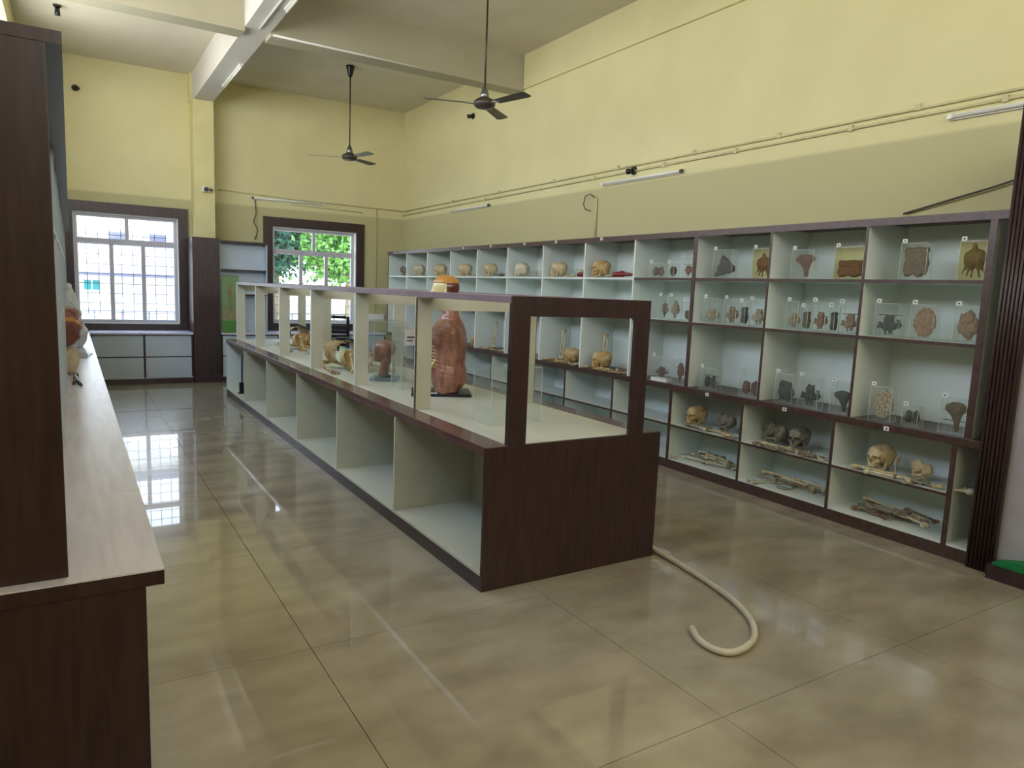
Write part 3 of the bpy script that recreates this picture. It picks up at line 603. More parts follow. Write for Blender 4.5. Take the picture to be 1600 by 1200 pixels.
# ================================================================== SPECIMEN JARS
def blob(name, f, lo, hi, step, m): return isosurf(name, f, lo, hi, step, m)
def organ_lobed(seed, fl=0.35):
    def f(P):
        d = ell(P, (0, 0, 0), (fl, 1.0, 0.95)); d = smin(d, ell(P, (0, 0.3 * math.sin(seed), 0.45), (fl * 0.9, 0.62, 0.5)), 0.2)
        return d + 0.13 * wob(P, 5.2, seed) + 0.06 * wob(P, 14, seed)
    return f
def organ_leaf(P):
    d = ell(P, (0, 0, 0.15), (0.3, 0.75, 0.7)); d = smin(d, cap(P, (0, 0.05, -0.2), (0, 0.05, -0.95), 0.28, 0.05), 0.25); d = smin(d, cap(P, (0, -0.5, 0.0), (0, -1.0, 0.05), 0.1, 0.05), 0.1)
    return d + 0.06 * wob(P, 7, 2)
def organ_wedge(P):
    x, y, z = P[..., 0], P[..., 1], P[..., 2]
    d = np.maximum(np.maximum(z * 0.75 - y * 0.66 - 0.45 + 0.0, -y * 0.2 - z * 0.98 - 0.9), np.maximum(y * 0.8 + z * 0.35 - 0.75, -y - 0.85)); d = smax(d, np.abs(x) - 0.3, 0.15); return d + 0.07 * wob(P, 6, 1)
def organ_tent(P):
    d = ell(P, (0, 0, 0.15), (0.35, 0.8, 0.62)); d = smin(d, cap(P, (0, 0, 0.6), (0, 0.1, 0.95), 0.22, 0.15), 0.15)
    for a, e in ((-0.8, -0.9), (-0.45, -1), (0.1, -1), (0.45, -0.95), (0.8, -0.8)): d = smin(d, cap(P, (0, a * 0.5, -0.2), (0, a, e), 0.14, 0.05), 0.1)
    return d + 0.05 * wob(P, 8, 5)
def organ_slab(P): return rbox(P, (0, 0, 0), (0.35, 1.0, 0.95), 0.2) + 0.12 * wob(P, 5, 3) + 0.06 * wob(P, 13, 4)
def organ_spine(P):
    y = P[..., 1]; z = P[..., 2]; d = cap(P, (0, -1.0, 0.05), (0, 1.0, -0.05), 0.24, 0.24); d = smin(d, ell(P, (0, 0, 0.02), (0.35, 0.62, 0.72)), 0.15)
    d = d + 0.20 * wob(P, 8, 1) + 0.13 * np.sin(y * 17) * np.cos(z * 9); return smin(d, cap(P, (0, -0.7, -0.35), (0, 0.7, -0.3), 0.05, 0.05), 0.05)
def organ_tube(P): return smax(ell(P, (0, 0, 0), (0.5, 0.85, 1.0)), -ell(P, (-0.2, 0.0, 0.35), (0.5, 0.42, 0.9)), 0.1) + 0.05 * wob(P, 7, 6)
def organ_mush(P): return smin(ell(P, (0, 0.05, 0.45), (0.35, 0.85, 0.42)), cap(P, (0, 0, 0.4), (0, -0.12, -0.95), 0.42, 0.16), 0.25) + 0.05 * wob(P, 7, 8)
def organ_brain(P):
    r = np.sqrt(P[..., 1] ** 2 + P[..., 2] ** 2); a = np.arctan2(P[..., 1], P[..., 2])
    d = ell(P, (0, 0, 0), (0.55, 0.98, 1.0)); d = smax(d, np.abs(P[..., 0]) - 0.30, 0.10)
    return d + 0.035 * np.sin(a * 15 + 3 * np.sin(r * 9)) * np.clip(r * 1.5 - 0.4, 0, 1) + 0.04 * np.sin(P[..., 1] * 16 + 2 * np.sin(P[..., 2] * 9)) * np.cos(P[..., 2] * 13) + 0.06 * np.exp(-(P[..., 1] / 0.05) ** 2)
BOUND = ((-0.75, -1.25, -1.2), (0.75, 1.25, 1.2))
OM = {}
for nm, f_ in (('lobed', organ_lobed(1)), ('lobed_b', organ_lobed(2.4)), ('leaf', organ_leaf), ('wedge', organ_wedge), ('tent', organ_tent), ('slab', organ_slab), ('spine', organ_spine), ('tube', organ_tube), ('mush', organ_mush), ('brain', organ_brain), ('pair', lambda P: np.minimum(organ_lobed(3)(P * np.array([1, 2.2, 1]) + np.array([0, 1.15, 0])), organ_lobed(5)(P * np.array([1, 2.2, 1.1]) - np.array([0, 1.15, 0]))) * 0.5)):
    OM[nm] = isosurf('specimen', f_, *BOUND, 0.075, ORG['brown'])
    _v = OM[nm].vertices; _a = np.empty(len(_v) * 3); _v.foreach_get('co', _a); _a = _a.reshape(-1, 3)
    for _k in (1, 2): _c = (_a[:, _k].max() + _a[:, _k].min()) / 2; _a[:, _k] = (_a[:, _k] - _c) / (_a[:, _k].max() - _c)
    _a[:, 0] = np.clip(_a[:, 0] * 1.6, -1, 1); _v.foreach_set('co', _a.ravel()); OM[nm].update()

def jar(y1, y0, z, h, shape, mt, label, w=(0.86, 0.86), off=(0, 0), dep=0.075, fluid=False, x=4.635, rod=False, base_slab=False, sc_d=1.0):
    yc = (y0 + y1) / 2; L = (y1 - y0) * 0.86; L = max(L, 0.05)
    t = thing('specimen_jar', label, 'specimen jar', (x + dep / 2, yc, z), 0, 'acrylic specimen jars on the right wall')
    m = ACRYLY if fluid else ACRYL; q = 0.004; hd = dep / 2; hl = L / 2
    b = B().box(-hd, -hd + q, -hl, hl, 0.004, h).box(hd - q, hd, -hl, hl, 0.004, h).box(-hd + q, hd - q, -hl, -hl + q, 0.004, h).box(-hd + q, hd - q, hl - q, hl, 0.004, h)
    b.obj('wall', m, t)
    B().box(-hd - 0.004, hd + 0.004, -hl - 0.004, hl + 0.004, 0, 0.004 if not base_slab else 0.03).obj('base', WHITE if base_slab else ACRYL, t)
    B().box(-hd, hd, -hl, hl, h, h + 0.003).obj('lid', ACRYL, t)
    b = B()
    for sx in (-hd - 0.0002, hd - 0.0016):
        for sy in (-hl - 0.0002, hl - 0.0016): b.box(sx, sx + 0.0018, sy, sy + 0.0018, 0.004, h)
    b.box(-hd - 0.0008, -hd, -hl, hl, h - 0.002, h); tag(b.obj('glued_seam', SEAM, t), kind='stuff')
    hz = (h - 0.02) / 2
    s = inst('specimen', OM[shape], t, (off[0], off[1] * hl, 0.012 + hz + off[1 if False else 0] * 0), (0, 0, 0), (hd * 0.85 * sc_d, hl * w[0] * 0.95, hz * w[1] * 0.96), ORG[mt])
    s.location.z = 0.014 + (0.022 if base_slab else 0) + hz * w[1] * 0.99
    if rod:
        for zz in (0.38, 0.66): B().tube([(0, -hl + q, h * zz), (0, hl - q, h * zz)], 0.0025, 6).obj('rod', BLACK, t)
    B().box(-hd - 0.0012, -hd, hl - 0.036, hl - 0.006, h + 0.004, h + 0.028).obj('number_label', PAPER, t)
    B().box(-hd - 0.0018, -hd - 0.0012, hl - 0.027, hl - 0.015, h + 0.011, h + 0.020).obj('number_print', INK, t)
    return t
T1, T2, T3 = 'top shelf', 'middle shelf', 'worktop'
b9, b10, b11, b12 = 'fourth bay from jamb', 'third bay from jamb', 'second bay from jamb', 'bay beside jamb'
JL = [
 (5.077, 4.879, Z1, .135, 'pair', 'brown', 'small clear jar with two brown kidney-like pieces, top shelf ' + b9, {}),
 (4.837, 4.739, Z1, .130, 'tube', 'brown', 'narrow clear jar with a dark U-shaped specimen, top shelf ' + b9, {}),
 (4.668, 4.513, Z1, .185, 'leaf', 'rust', 'clear jar with a rust brown heart-shaped specimen, top shelf ' + b9, dict(w=(.8, .62), rod=True)),
 (4.305, 4.063, Z1, .235, 'wedge', 'dark', 'tall clear jar with a black wedge-shaped liver slice, top shelf ' + b10, dict(w=(1, .86))),
 (3.886, 3.689, Z1, .235, 'tent', 'brown', 'tall clear jar with a brown ragged specimen, top shelf ' + b10, dict(w=(1, .9), fluid=True)),
 (3.526, 3.311, Z1, .215, 'mush', 'brown', 'clear jar with a brown block and yellow tint, top shelf ' + b11, dict(w=(.95, .9))),
 (3.170, 2.917, Z1, .225, 'slab', 'brown', 'wide yellow fluid jar with a low brown mass, top shelf ' + b11, dict(w=(1, .62), fluid=True)),
 (2.692, 2.493, Z1, .235, 'slab', 'olive', 'clear jar filled by a square olive brown specimen, top shelf ' + b12, dict(w=(1, .96))),
 (2.326, 2.150, Z1, .235, 'tent', 'olive', 'jar with an olive specimen with dangling strands, top shelf ' + b12, dict(w=(1, 1), fluid=True)),
 (4.918, 4.790, Z2, .215, 'leaf', 'brown', 'clear jar with a brown leaf-like organ on rods, middle shelf ' + b9, dict(w=(.8, .75), rod=True)),
 (4.780, 4.671, Z2, .215, 'spine', 'pale', 'narrow clear jar with a speckled black and white specimen, middle shelf ' + b9, dict(w=(1, .9))),
 (4.610, 4.513, Z2, .180, 'lobed', 'brown', 'clear jar with a small brown lump against the stile, middle shelf ' + b9, dict(w=(1, .55))),
 (4.369, 4.190, Z2, .215, 'spine', 'pale', 'clear jar with a pale slender specimen, left of the middle shelf ' + b10, dict(w=(1, .6))),
 (4.139, 3.990, Z2, .215, 'spine', 'tan', 'clear jar with a mottled tan specimen, centre of the middle shelf ' + b10, dict(w=(1, .75))),
 (3.975, 3.905, Z2, .190, 'slab', 'slate', 'narrow dark green slab jar, middle shelf ' + b10, {}),
 (3.879, 3.704, Z2, .215, 'spine', 'pale', 'clear jar with a bony cross-section, right of the middle shelf ' + b10, dict(w=(1, .7))),
 (3.525, 3.405, Z2, .215, 'spine', 'pale', 'clear jar with a pale bony ring, left of the middle shelf ' + b11, dict(w=(1, .6))),
 (3.395, 3.325, Z2, .175, 'slab', 'olive', 'narrow jar with a brown mottled slab, middle shelf ' + b11, {}),
 (3.305, 3.175, Z2, .218, 'spine', 'tan', 'clear jar with a tan frayed specimen, centre of the middle shelf ' + b11, dict(w=(1, .7))),
 (3.160, 3.110, Z2, .185, 'slab', 'slate', 'very narrow dark slab jar, centre of the middle shelf ' + b11, {}),
 (3.092, 2.918, Z2, .215, 'spine', 'tan', 'clear jar with a pinkish butterfly-shaped specimen, right of the middle shelf ' + b11, dict(w=(1, .7), rod=True)),
 (2.823, 2.625, Z2, .225, 'spine', 'slate', 'clear jar with a grey green spidery specimen, middle shelf ' + b12, dict(w=(1, .7), rod=True)),
 (2.581, 2.407, Z2, .225, 'brain', 'tan', 'clear jar with an upright oval brain slice, middle shelf ' + b12, dict(w=(1, .98))),
 (2.312, 2.145, Z2, .225, 'lobed_b', 'tan', 'clear jar with a grey brown rounded brain half, middle shelf ' + b12, dict(w=(1, .95))),
 (4.961, 4.728, ZW, .230, 'spine', 'brown', 'clear jar with dark fragments above a thick white base, worktop ' + b9, dict(w=(.8, .5), base_slab=True)),
 (4.688, 4.514, ZW, .230, 'leaf', 'brown', 'clear jar with a brown leaf-shaped bone, worktop ' + b9, dict(w=(.7, .9), rod=True)),
 (4.351, 4.142, ZW, .190, 'pair', 'slate', 'low clear jar with two thin dark pieces, worktop ' + b10, dict(w=(.8, .7), rod=True)),
 (3.926, 3.710, ZW, .235, 'pair', 'brown', 'clear jar with two brown cone-like pieces, worktop ' + b10, dict(w=(.95, .6))),
 (3.572, 3.390, ZW, .235, 'lobed', 'slate', 'clear jar with a dark green lobed organ, left of the worktop ' + b11, dict(w=(1, .8))),
 (3.365, 3.170, ZW, .235, 'spine', 'slate', 'clear jar with dark speckled strands, centre of the worktop ' + b11, dict(w=(1, .8))),
 (3.094, 2.917, ZW, .228, 'mush', 'slate', 'clear jar with a grey green pyramid specimen, right of the worktop ' + b11, dict(w=(1, .75))),
 (2.797, 2.619, ZW, .238, 'brain', 'pale', 'clear jar with a round tan brain slice with dark holes, worktop ' + b12, dict(w=(1, .96))),
 (2.562, 2.442, ZW, .135, 'pair', 'slate', 'small low jar with dark twin pieces, worktop ' + b12, dict(w=(.95, .9))),
 (2.330, 2.150, ZW, .225, 'mush', 'olive', 'clear jar with an olive mushroom-shaped bone, worktop ' + b12, dict(w=(.9, .95), rod=True)),
]
for y1, y0, z, h, sh, mt_, lb, kw in JL: jar(y1, y0, z + 0.0003, h, sh, mt_, lb, **kw)

# ================================================================== THINGS ON THE CENTRE COUNTER
HC = hc + 0.0005
def f_torso(P):                                                                            # faces -x in local frame, shoulders at 0.53
    x, y, z = P[..., 0], P[..., 1], P[..., 2]; Q = P.copy(); Q[..., 1] = np.abs(y)
    d = ell(P, (0.0, 0, 0.400), (0.128, 0.160, 0.140)); d = smin(d, ell(P, (0.0, 0, 0.27), (0.128, 0.146, 0.19)), 0.06)
    d = smin(d, ell(P, (0.01, 0, 0.13), (0.125, 0.155, 0.13)), 0.06); d = smin(d, cap(Q, (0.0, 0.072, 0.10), (0.0, 0.078, 0.0), 0.088, 0.082), 0.05)
    d = smin(d, ell(Q, (0.02, 0.135, 0.435), (0.070, 0.055, 0.095)), 0.07); d = smin(d, cap(P, (0.035, 0, 0.47), (0.02, 0, 0.68), 0.070, 0.060), 0.07)
    d = smin(d, ell(P, (0.085, 0, 0.34), (0.060, 0.12, 0.17)), 0.06); d = smin(d, ell(P, (0.085, 0, 0.11), (0.070, 0.12, 0.085)), 0.06)
    d = smin(d, cap(Q, (-0.075, 0.01, 0.475), (0.0, 0.13, 0.490), 0.012), 0.02)
    d = smax(d, -ell(P, (-0.145, 0, 0.25), (0.070, 0.112, 0.175)), 0.012)
    d = smax(d, -z, 0.004); return d + 0.0028 * wob(P, 60, 1) + 0.0012 * np.sin(z * 190 + 30 * x)
def f_head(P):                                                                             # faces -x, neck base at z = 0, total about 0.25
    x, y, z = P[..., 0], P[..., 1], P[..., 2]; Q = P.copy(); Q[..., 1] = np.abs(y)
    d = ell(P, (0.01, 0, 0.158), (0.098, 0.075, 0.088)); d = smin(d, ell(P, (-0.045, 0, 0.100), (0.050, 0.056, 0.070)), 0.03)
    d = smin(d, cap(P, (-0.092, 0, 0.125), (-0.108, 0, 0.098), 0.009, 0.013), 0.014); d = smin(d, ell(P, (-0.080, 0, 0.050), (0.022, 0.026, 0.018)), 0.02)
    d = smin(d, ell(P, (-0.092, 0, 0.074), (0.012, 0.022, 0.006)), 0.006); d = smax(d, -ell(Q, (-0.096, 0.030, 0.128), (0.016, 0.018, 0.012)), 0.008)
    d = smin(d, ell(Q, (-0.084, 0.030, 0.127), (0.012, 0.013, 0.010)), 0.003)
    ear = ell(Q, (0.012, 0.074, 0.115), (0.018, 0.010, 0.030)); d = smin(d, ear, 0.006); return d
t = thing('torso_model', 'brown anatomical torso model with exposed ribs, on a black base in the case', 'anatomical model', (2.36, 4.75, HC), -0.42)
B().box(-0.24, 0.20, -0.16, 0.16, 0, 0.022).obj('base_board', BLACK, t, bevel=0.004)
B().box(-0.13, -0.05, -0.150, -0.11, 0.022, 0.0235).obj('name_plate', PAPER, t)
o = bpy.data.objects.new('body', isosurf('body', f_torso, (-0.20, -0.24, -0.01), (0.20, 0.24, 0.70), 0.0085, MUSC)); COL.objects.link(o); o.parent = t; o.location = (0.01, 0, 0.022)
hd = bpy.data.objects.new('head', isosurf('head', f_head, (-0.13, -0.095, 0.0), (0.12, 0.095, 0.195), 0.005, MUSCD)); COL.objects.link(hd); hd.parent = t; hd.location = (-0.01, 0, 0.635)
def f_face(P): return smax(np.abs(f_head(P)) - 0.003, np.maximum(P[..., 0] + 0.005, np.maximum(-P[..., 1] - 1, -(P[..., 2] - 0.10))), 0.002)
o = bpy.data.objects.new('face_shell', isosurf('face_shell', lambda P: smax(f_head(P) - 0.003, np.maximum(P[..., 0] - 0.012, np.maximum(P[..., 2] - 0.197, 0.105 - P[..., 2])), 0.002), (-0.13, -0.095, 0.09), (0.04, 0.095, 0.205), 0.0045, CREAMM)); COL.objects.link(o); o.parent = hd
o = bpy.data.objects.new('skull_cap', isosurf('skull_cap', lambda P: smax(ell(P, (0.01, 0, 0.180), (0.100, 0.079, 0.072)), 0.190 - P[..., 2], 0.003), (-0.13, -0.095, 0.18), (0.13, 0.095, 0.27), 0.0045, CAPO)); COL.objects.link(o); o.parent = hd
for k in range(8):
    zc = 0.395 - k * 0.023; pts = []
    for j in range(9):
        a = -1.25 + 2.5 * j / 8; pts.append((-0.010 - 0.118 * math.cos(a), 0.132 * math.sin(a), zc - 0.022 * abs(a) * (0.3 + k * 0.12)))
    B().tube(pts, 0.0062, 6).obj('rib', BONEY, t, smooth=True)
B().tube([(-0.120, 0, 0.42), (-0.132, 0, 0.35), (-0.128, 0, 0.29)], [0.013, 0.012, 0.006], 8).obj('breastbone', BONEY, t, smooth=True)
def f_gut(P): return ell(P, (0, 0, 0), (0.045, 0.085, 0.075)) + 0.006 * wob(P, 95, 2)
o = bpy.data.objects.new('bowel', isosurf('bowel', f_gut, (-0.07, -0.11, -0.1), (0.07, 0.11, 0.1), 0.006, SKINM)); COL.objects.link(o); o.parent = t; o.location = (-0.088, 0, 0.205); o.scale = (1.1, 1.15, 1.25)
B().tube([(-0.070, -0.118, 0.27), (-0.105, -0.10, 0.20), (-0.135, -0.05, 0.14), (-0.135, 0.0, 0.11)], 0.008, 8).obj('ligament', CREAMM, t, smooth=True)
B().tube([(-0.02, 0.0, 0.66), (-0.065, 0.0, 0.645)], [0.03, 0.026], 12).obj('throat', REDM, t, smooth=True)

t = thing('head_model', 'reddish head and neck muscle model on a grey base board inside a clear box', 'anatomical model', (2.215, 5.60, HC), -0.55)
B().box(-0.10, 0.12, -0.095, 0.095, 0, 0.028).obj('base_board', GREYB, t, bevel=0.003)
B().lathe([(0.055, 0.028), (0.06, 0.034), (0.05, 0.046)], (0.015, 0, 0), 20).obj('foot', BLACK, t)
def f_bust(P):
    d = f_head(P - np.array([0, 0, 0.10])); n = cap(P, (0.025, 0, 0.15), (-0.005, 0, 0.01), 0.040, 0.044)
    return smax(smin(d, n, 0.03), -P[..., 2], 0.003) + 0.0015 * wob(P, 90, 3)
o = bpy.data.objects.new('bust', isosurf('bust', f_bust, (-0.13, -0.10, -0.006), (0.13, 0.10, 0.36), 0.0058, MUSC)); COL.objects.link(o); o.parent = t; o.location = (0, 0, 0.042)
o.scale = (0.95, 0.95, 0.86)
B().tube([(0.085, 0.01, 0.028), (0.085, 0.01, 0.18)], 0.003, 8).obj('support_rod', STEEL, t)
B().tube([(-0.03, 0.02, 0.315), (0.06, 0.03, 0.30), (0.10, 0.01, 0.22)], 0.004, 6).obj('seam', CREAMM, t)

def clear_box(name, label, x0, x1, y0, y1, h, paper=False):
    t = thing(name, label, 'display box', ((x0 + x1) / 2, (y0 + y1) / 2, HC), 0, 'clear boxes on the centre counter'); q = 0.005
    b = B().box(x0, x0 + q, y0, y1, HC, HC + h).box(x1 - q, x1, y0, y1, HC, HC + h).box(x0 + q, x1 - q, y0, y0 + q, HC, HC + h).box(x0 + q, x1 - q, y1 - q, y1, HC, HC + h)
    b.obj('wall', ACRYL, t, world=True)
    b = B()
    for sx in (x0 - 0.0004, x1 - 0.0026):
        for sy in (y0 - 0.0004, y1 - 0.0026): b.box(sx, sx + 0.003, sy, sy + 0.003, HC, HC + h)
    b.box(x0, x1, y0 - 0.001, y0, HC + h - 0.003, HC + h); tag(b.obj('glued_seam', SEAM, t, world=True), kind='stuff')
    B().box(x0, x1, y0, y1, HC + h, HC + h + q).obj('lid', ACRYL, t, world=True)
    if paper:
        B().box(x0 + 0.02, x0 + 0.13, y0 - 0.0025, y0 - 0.0005, HC + h - 0.13, HC + h - 0.005).obj('paper_label', PAPER, t, world=True)
        B().box(x0 + 0.04, x0 + 0.105, y0 - 0.0035, y0 - 0.0025, HC + h - 0.07, HC + h - 0.06).obj('print_line', INK, t, world=True)
        B().box(x0 + 0.04, x0 + 0.09, y0 - 0.0035, y0 - 0.0025, HC + h - 0.095, HC + h - 0.088).obj('print_line', INK, t, world=True)
clear_box('acrylic_box', 'tall clear acrylic box standing over the reddish head model', 2.07, 2.36, 5.45, 5.76, 0.50)
clear_box('acrylic_box', 'clear acrylic box with a white paper label behind the second post', 2.13, 2.42, 5.02, 5.22, 0.47, True)
clear_box('acrylic_box', 'empty clear acrylic box in the nearest bay, right of the torso model', 2.05, 2.40, 3.50, 3.72, 0.34)

def skeleton(loc, rz, label, tone):
    t = thing('articulated_skeleton', label, 'skeleton model', loc, rz)
    # lies on its back along +y; the head end at +y
    for k in range(9): inst('vertebra', VERT, t, (0, 0.04 * k + 0.02, 0.02), (0, 0, 0), 1.0, tone)
    for k in range(9):
        R = 0.088 + 0.030 * math.sin(PI * (k + 1) / 10); y = 0.13 + 0.026 * k
        for s in (-1, 1):
            pts = [(s * (0.015 + (R + 0.03) * math.sin(PI * j / 10)), y - 0.05 * j / 10, 0.04 + 0.115 * (1 - math.cos(PI * j / 10))) for j in range(10)]
            B().tube(pts, 0.0068, 6).obj('rib', tone, t, smooth=True)
    B().tube([(0, 0.32, 0.262), (0, 0.20, 0.275), (0, 0.08, 0.255)], [0.020, 0.017, 0.008], 8).obj('breastbone', BONEB, t, smooth=True)
    def f_pl(P): return rbox(P, (0, 0, 0), (0.10, 0.055, 0.075), 0.04) + 0.006 * wob(P, 55, 4)
    o = bpy.data.objects.new('muscle_block', isosurf('muscle_block', f_pl, (-0.13, -0.09, -0.11), (0.13, 0.09, 0.11), 0.009, SKINB)); COL.objects.link(o); o.parent = t; o.location = (-0.01, 0.0, 0.115)
    B().tube([(-0.10, 0.34, 0.215), (-0.04, 0.26, 0.282), (0.0, 0.12, 0.29), (0.04, -0.02, 0.262), (0.08, -0.12, 0.22)], 0.013, 8).obj('black_strap', BLACK, t, smooth=True)
    B().tube([(-0.11, 0.10, 0.18), (-0.06, 0.17, 0.268), (0.02, 0.30, 0.272)], 0.010, 8).obj('black_strap', BLACK, t, smooth=True)
    inst('pelvis', PELVIS, t, (0, -0.10, 0.002), (0, 0, 0), 1.15, BONEY)
    for s in (-1, 1):
        inst('shoulder_blade', SCAP, t, (s * 0.12, 0.30, 0.03), (0.2, 0, 0 if s > 0 else PI), 1.1, BONEY)
        inst('thigh_bone', FEMUR, t, (s * 0.09, -0.14, 0.17), (0, 0.42, -PI / 2 + s * 0.35), 0.80, BONEY)
        a0 = Vector((s * 0.17, 0.32, 0.05)); a1 = Vector((s * 0.24, 0.08, 0.035)); a2 = Vector((s * 0.27, -0.14, 0.02))
        B().tube([a0, a0.lerp(a1, .1), a0.lerp(a1, .9), a1], [0.018, 0.010, 0.010, 0.016], 8).obj('upper_arm_bone', BONEY, t, smooth=True)
        B().tube([a1, a1.lerp(a2, .1), a2], [0.012, 0.007, 0.008], 8).obj('forearm_bone', BONEY, t, smooth=True)
        B().tube([a1 + Vector((0.016, 0, 0)), a2 + Vector((0.016, 0, 0))], 0.006, 8).obj('forearm_bone', BONEY, t, smooth=True)
        for q in range(5):
            an = -0.5 + 0.25 * q; d = Vector((math.sin(an), -math.cos(an), 0))
            L_ = (0.055, 0.085, 0.09, 0.085, 0.07)[q]
            B().tube([a2 + d * 0.01, a2 + d * L_ * 0.5 + Vector((0, 0, 0.012)), a2 + d * L_, a2 + d * (L_ + 0.02) + Vector((0, 0, -0.012))], [0.006, 0.004, 0.005, 0.0035], 6).obj('finger_bones', BONEB, t, smooth=True)
    return t
skeleton((2.19, 6.28, HC), 0.10, 'yellow skeleton torso lying on the counter just behind the reddish head model', BONEY)
skeleton((2.29, 8.35, HC), 0.20, 'pale skeleton torso lying farthest from the camera on the counter', BONE)

# black stand in the farthest open bay of the counter
t = thing('folded_stand', 'thin black folded stand leaning inside the farthest counter bay', 'stand', (1.84, 9.55, 0.0955))
B().box(-0.05, 0.05, -0.05, 0.05, 0, 0.012).obj('foot_plate', BLACK, t, bevel=0.002); B().tube([(0, 0, 0.012), (0.015, 0.05, 0.45)], 0.010, 8).obj('pole', BLACK, t)
B().box(-0.03, 0.03, -0.02, 0.03, 0.012, 0.14).obj('lower_block', BLACK, t, bevel=0.004)
B().tube([(0.015, 0.05, 0.45), (0.02, 0.06, 0.50)], [0.012, 0.014], 8).obj('metal_tip', STEEL, t)

# chair behind the counter
t = thing('plastic_chair', 'black plastic chair with slotted back behind the centre counter', 'chair', (3.33, 10.50, 0), -0.45)
t.scale = (1.06, 1.06, 1.06)
cb = B().box(-0.21, -0.165, 0.20, 0.235, 0.45, 1.00).box(0.165, 0.21, 0.20, 0.235, 0.45, 1.00).box(-0.165, 0.165, 0.20, 0.235, 0.965, 1.01)
cb.obj('back_frame', BLACK, t, bevel=0.015)
for k in range(6): B().box(-0.166, 0.166, 0.205, 0.225, 0.50 + 0.062 * k, 0.545 + 0.062 * k + (0.0 if k < 5 else 0.01)).obj('back_slat', BLACK, t)
B().box(-0.23, 0.23, -0.22, 0.20, 0.42, 0.45).obj('seat', BLACK, t, bevel=0.012)
for x in (-0.2, 0.2):
    for y in (-0.2, 0.2): B().tube([(x * 0.9, y * 0.9, 0.42), (x * 1.08, y * 1.08, 0.0)], [0.018, 0.014], 10).obj('leg', BLACK, t)
    B().tube([(x * 1.12, 0.19, 0.66), (x * 1.15, -0.1, 0.66), (x * 1.12, -0.16, 0.64), (x * 1.08, -0.17, 0.44)], 0.014, 8).obj('armrest', BLACK, t, smooth=True)

# poster standing in the far shelving
t = thing('anatomy_poster', 'green anatomy poster with a standing figure beside the dark column', 'poster', (2.05, 11.43, 0.7465))
B().box(-0.125, 0.115, 0, 0.004, 0, 0.86).obj('sheet', mat('poster_green', (128, 156, 104), 0.5, (112, 142, 92), 3), t)
B().box(-0.125, 0.115, -0.0012, 0, 0.20, 0.36).obj('printed_band', mat('poster_rose', (168, 150, 110), 0.5, (120, 130, 84), 26), t)
B().box(-0.125, 0.115, -0.0012, 0, 0.0, 0.18).obj('printed_ground', mat('poster_ground', (88, 140, 66), 0.5), t)
pm = mat('poster_flesh', (158, 132, 98), 0.5, (128, 100, 76), 30)
B().prism([(0.03 * math.cos(a), 0.036 * math.sin(a)) for a in [k * PI / 8 for k in range(16)]], 0, 0.0012, Matrix.Translation((-0.01, -0.001, 0.70)) @ Matrix.Rotation(PI / 2, 4, 'X')).obj('printed_head', pm, t)
B().prism([(-0.035, 0.10), (0.035, 0.10), (0.022, 0.0), (-0.022, 0.0)], 0, 0.0012, Matrix.Translation((-0.01, -0.001, 0.555)) @ Matrix.Rotation(PI / 2, 4, 'X')).obj('printed_chest', pm, t)
for x in (-0.026, 0.006): B().box(x, x + 0.010, -0.0024, -0.0012, 0.33, 0.555).obj('printed_leg', pm, t)
B().box(-0.125, 0.115, -0.001, 0.005, 0.86, 0.865).obj('top_edge', DARKM, t)

# ================================================================== LEFT WORKTOP CLUTTER
def bag(name, label, loc, r, m, seed, amp=0.012, cat='bag'):
    def f(P): return ell(P, (0, 0, r[2] * 0.92), r) + amp * wob(P, 22, seed) + amp * 0.5 * wob(P, 55, seed + 1)
    def g_(P): return smax(f(P), -P[..., 2], 0.006)
    t = thing(name, label, cat, loc)
    o = bpy.data.objects.new('sack', isosurf('sack', g_, (-r[0] - .03, -r[1] - .03, -0.01), (r[0] + .03, r[1] + .03, 2 * r[2] + .03), 0.011, m)); COL.objects.link(o); o.parent = t
    return t
ZL = 0.7612
bag('cloth_bundle', 'cream cloth bundle on the left worktop under the brown bag', (-0.05, 6.60, ZL), (0.085, 0.17, 0.115), BAGY, 2, 0.008, 'bundle')
t = bag('plastic_bag', 'brown plastic bag with an orange print resting on the cream cloth bundle', (-0.060, 6.60, ZL + 0.225), (0.130, 0.20, 0.165), BAGB, 5, 0.018)
def f_pr(P): return smax(ell(P, (0, 0, 0.152), (0.130, 0.20, 0.165)) + 0.018 * wob(P, 22, 5) + 0.009 * wob(P, 55, 6) - 0.003, np.abs((P[..., 2] - 0.13) + 0.45 * P[..., 1]) - 0.022, 0.003)
o = bpy.data.objects.new('orange_print', isosurf('orange_print', f_pr, (0.0, -0.23, 0.0), (0.16, 0.1, 0.3), 0.009, BAGO)); COL.objects.link(o); o.parent = t
bag('plastic_bag', 'tall white crumpled plastic bag behind the brown bag', (-0.035, 8.30, ZL), (0.10, 0.17, 0.36), BAGW, 8, 0.022)
bag('plastic_bag', 'small white plastic bag on the left worktop closest to the window', (0.035, 9.0, ZL), (0.095, 0.16, 0.15), BAGW, 9, 0.018)
t = thing('plastic_film', 'crumpled clear plastic film lying flat on the left worktop', 'film', (0.05, 8.05, ZL))
b = B(); b.prism([(-0.06, -0.3), (0.05, -0.32), (0.09, 0.0), (0.11, 0.12), (0.0, 0.2), (-0.07, 0.08)], 0, 0.012).obj('sheet', clear('film_plastic', (0.8, 0.82, 0.85), amount=0.3), t)
t = thing('pliers', 'steel pliers with dark jaws lying on the left worktop before the cloth bundle', 'pliers', (0.012, 6.02, ZL))
B().tube([(-0.01, 0.20, 0.030), (0.004, 0.02, 0.012), (0.028, -0.20, 0.009)], [0.012, 0.009, 0.009], 8).obj('handle', STEEL, t, smooth=True)
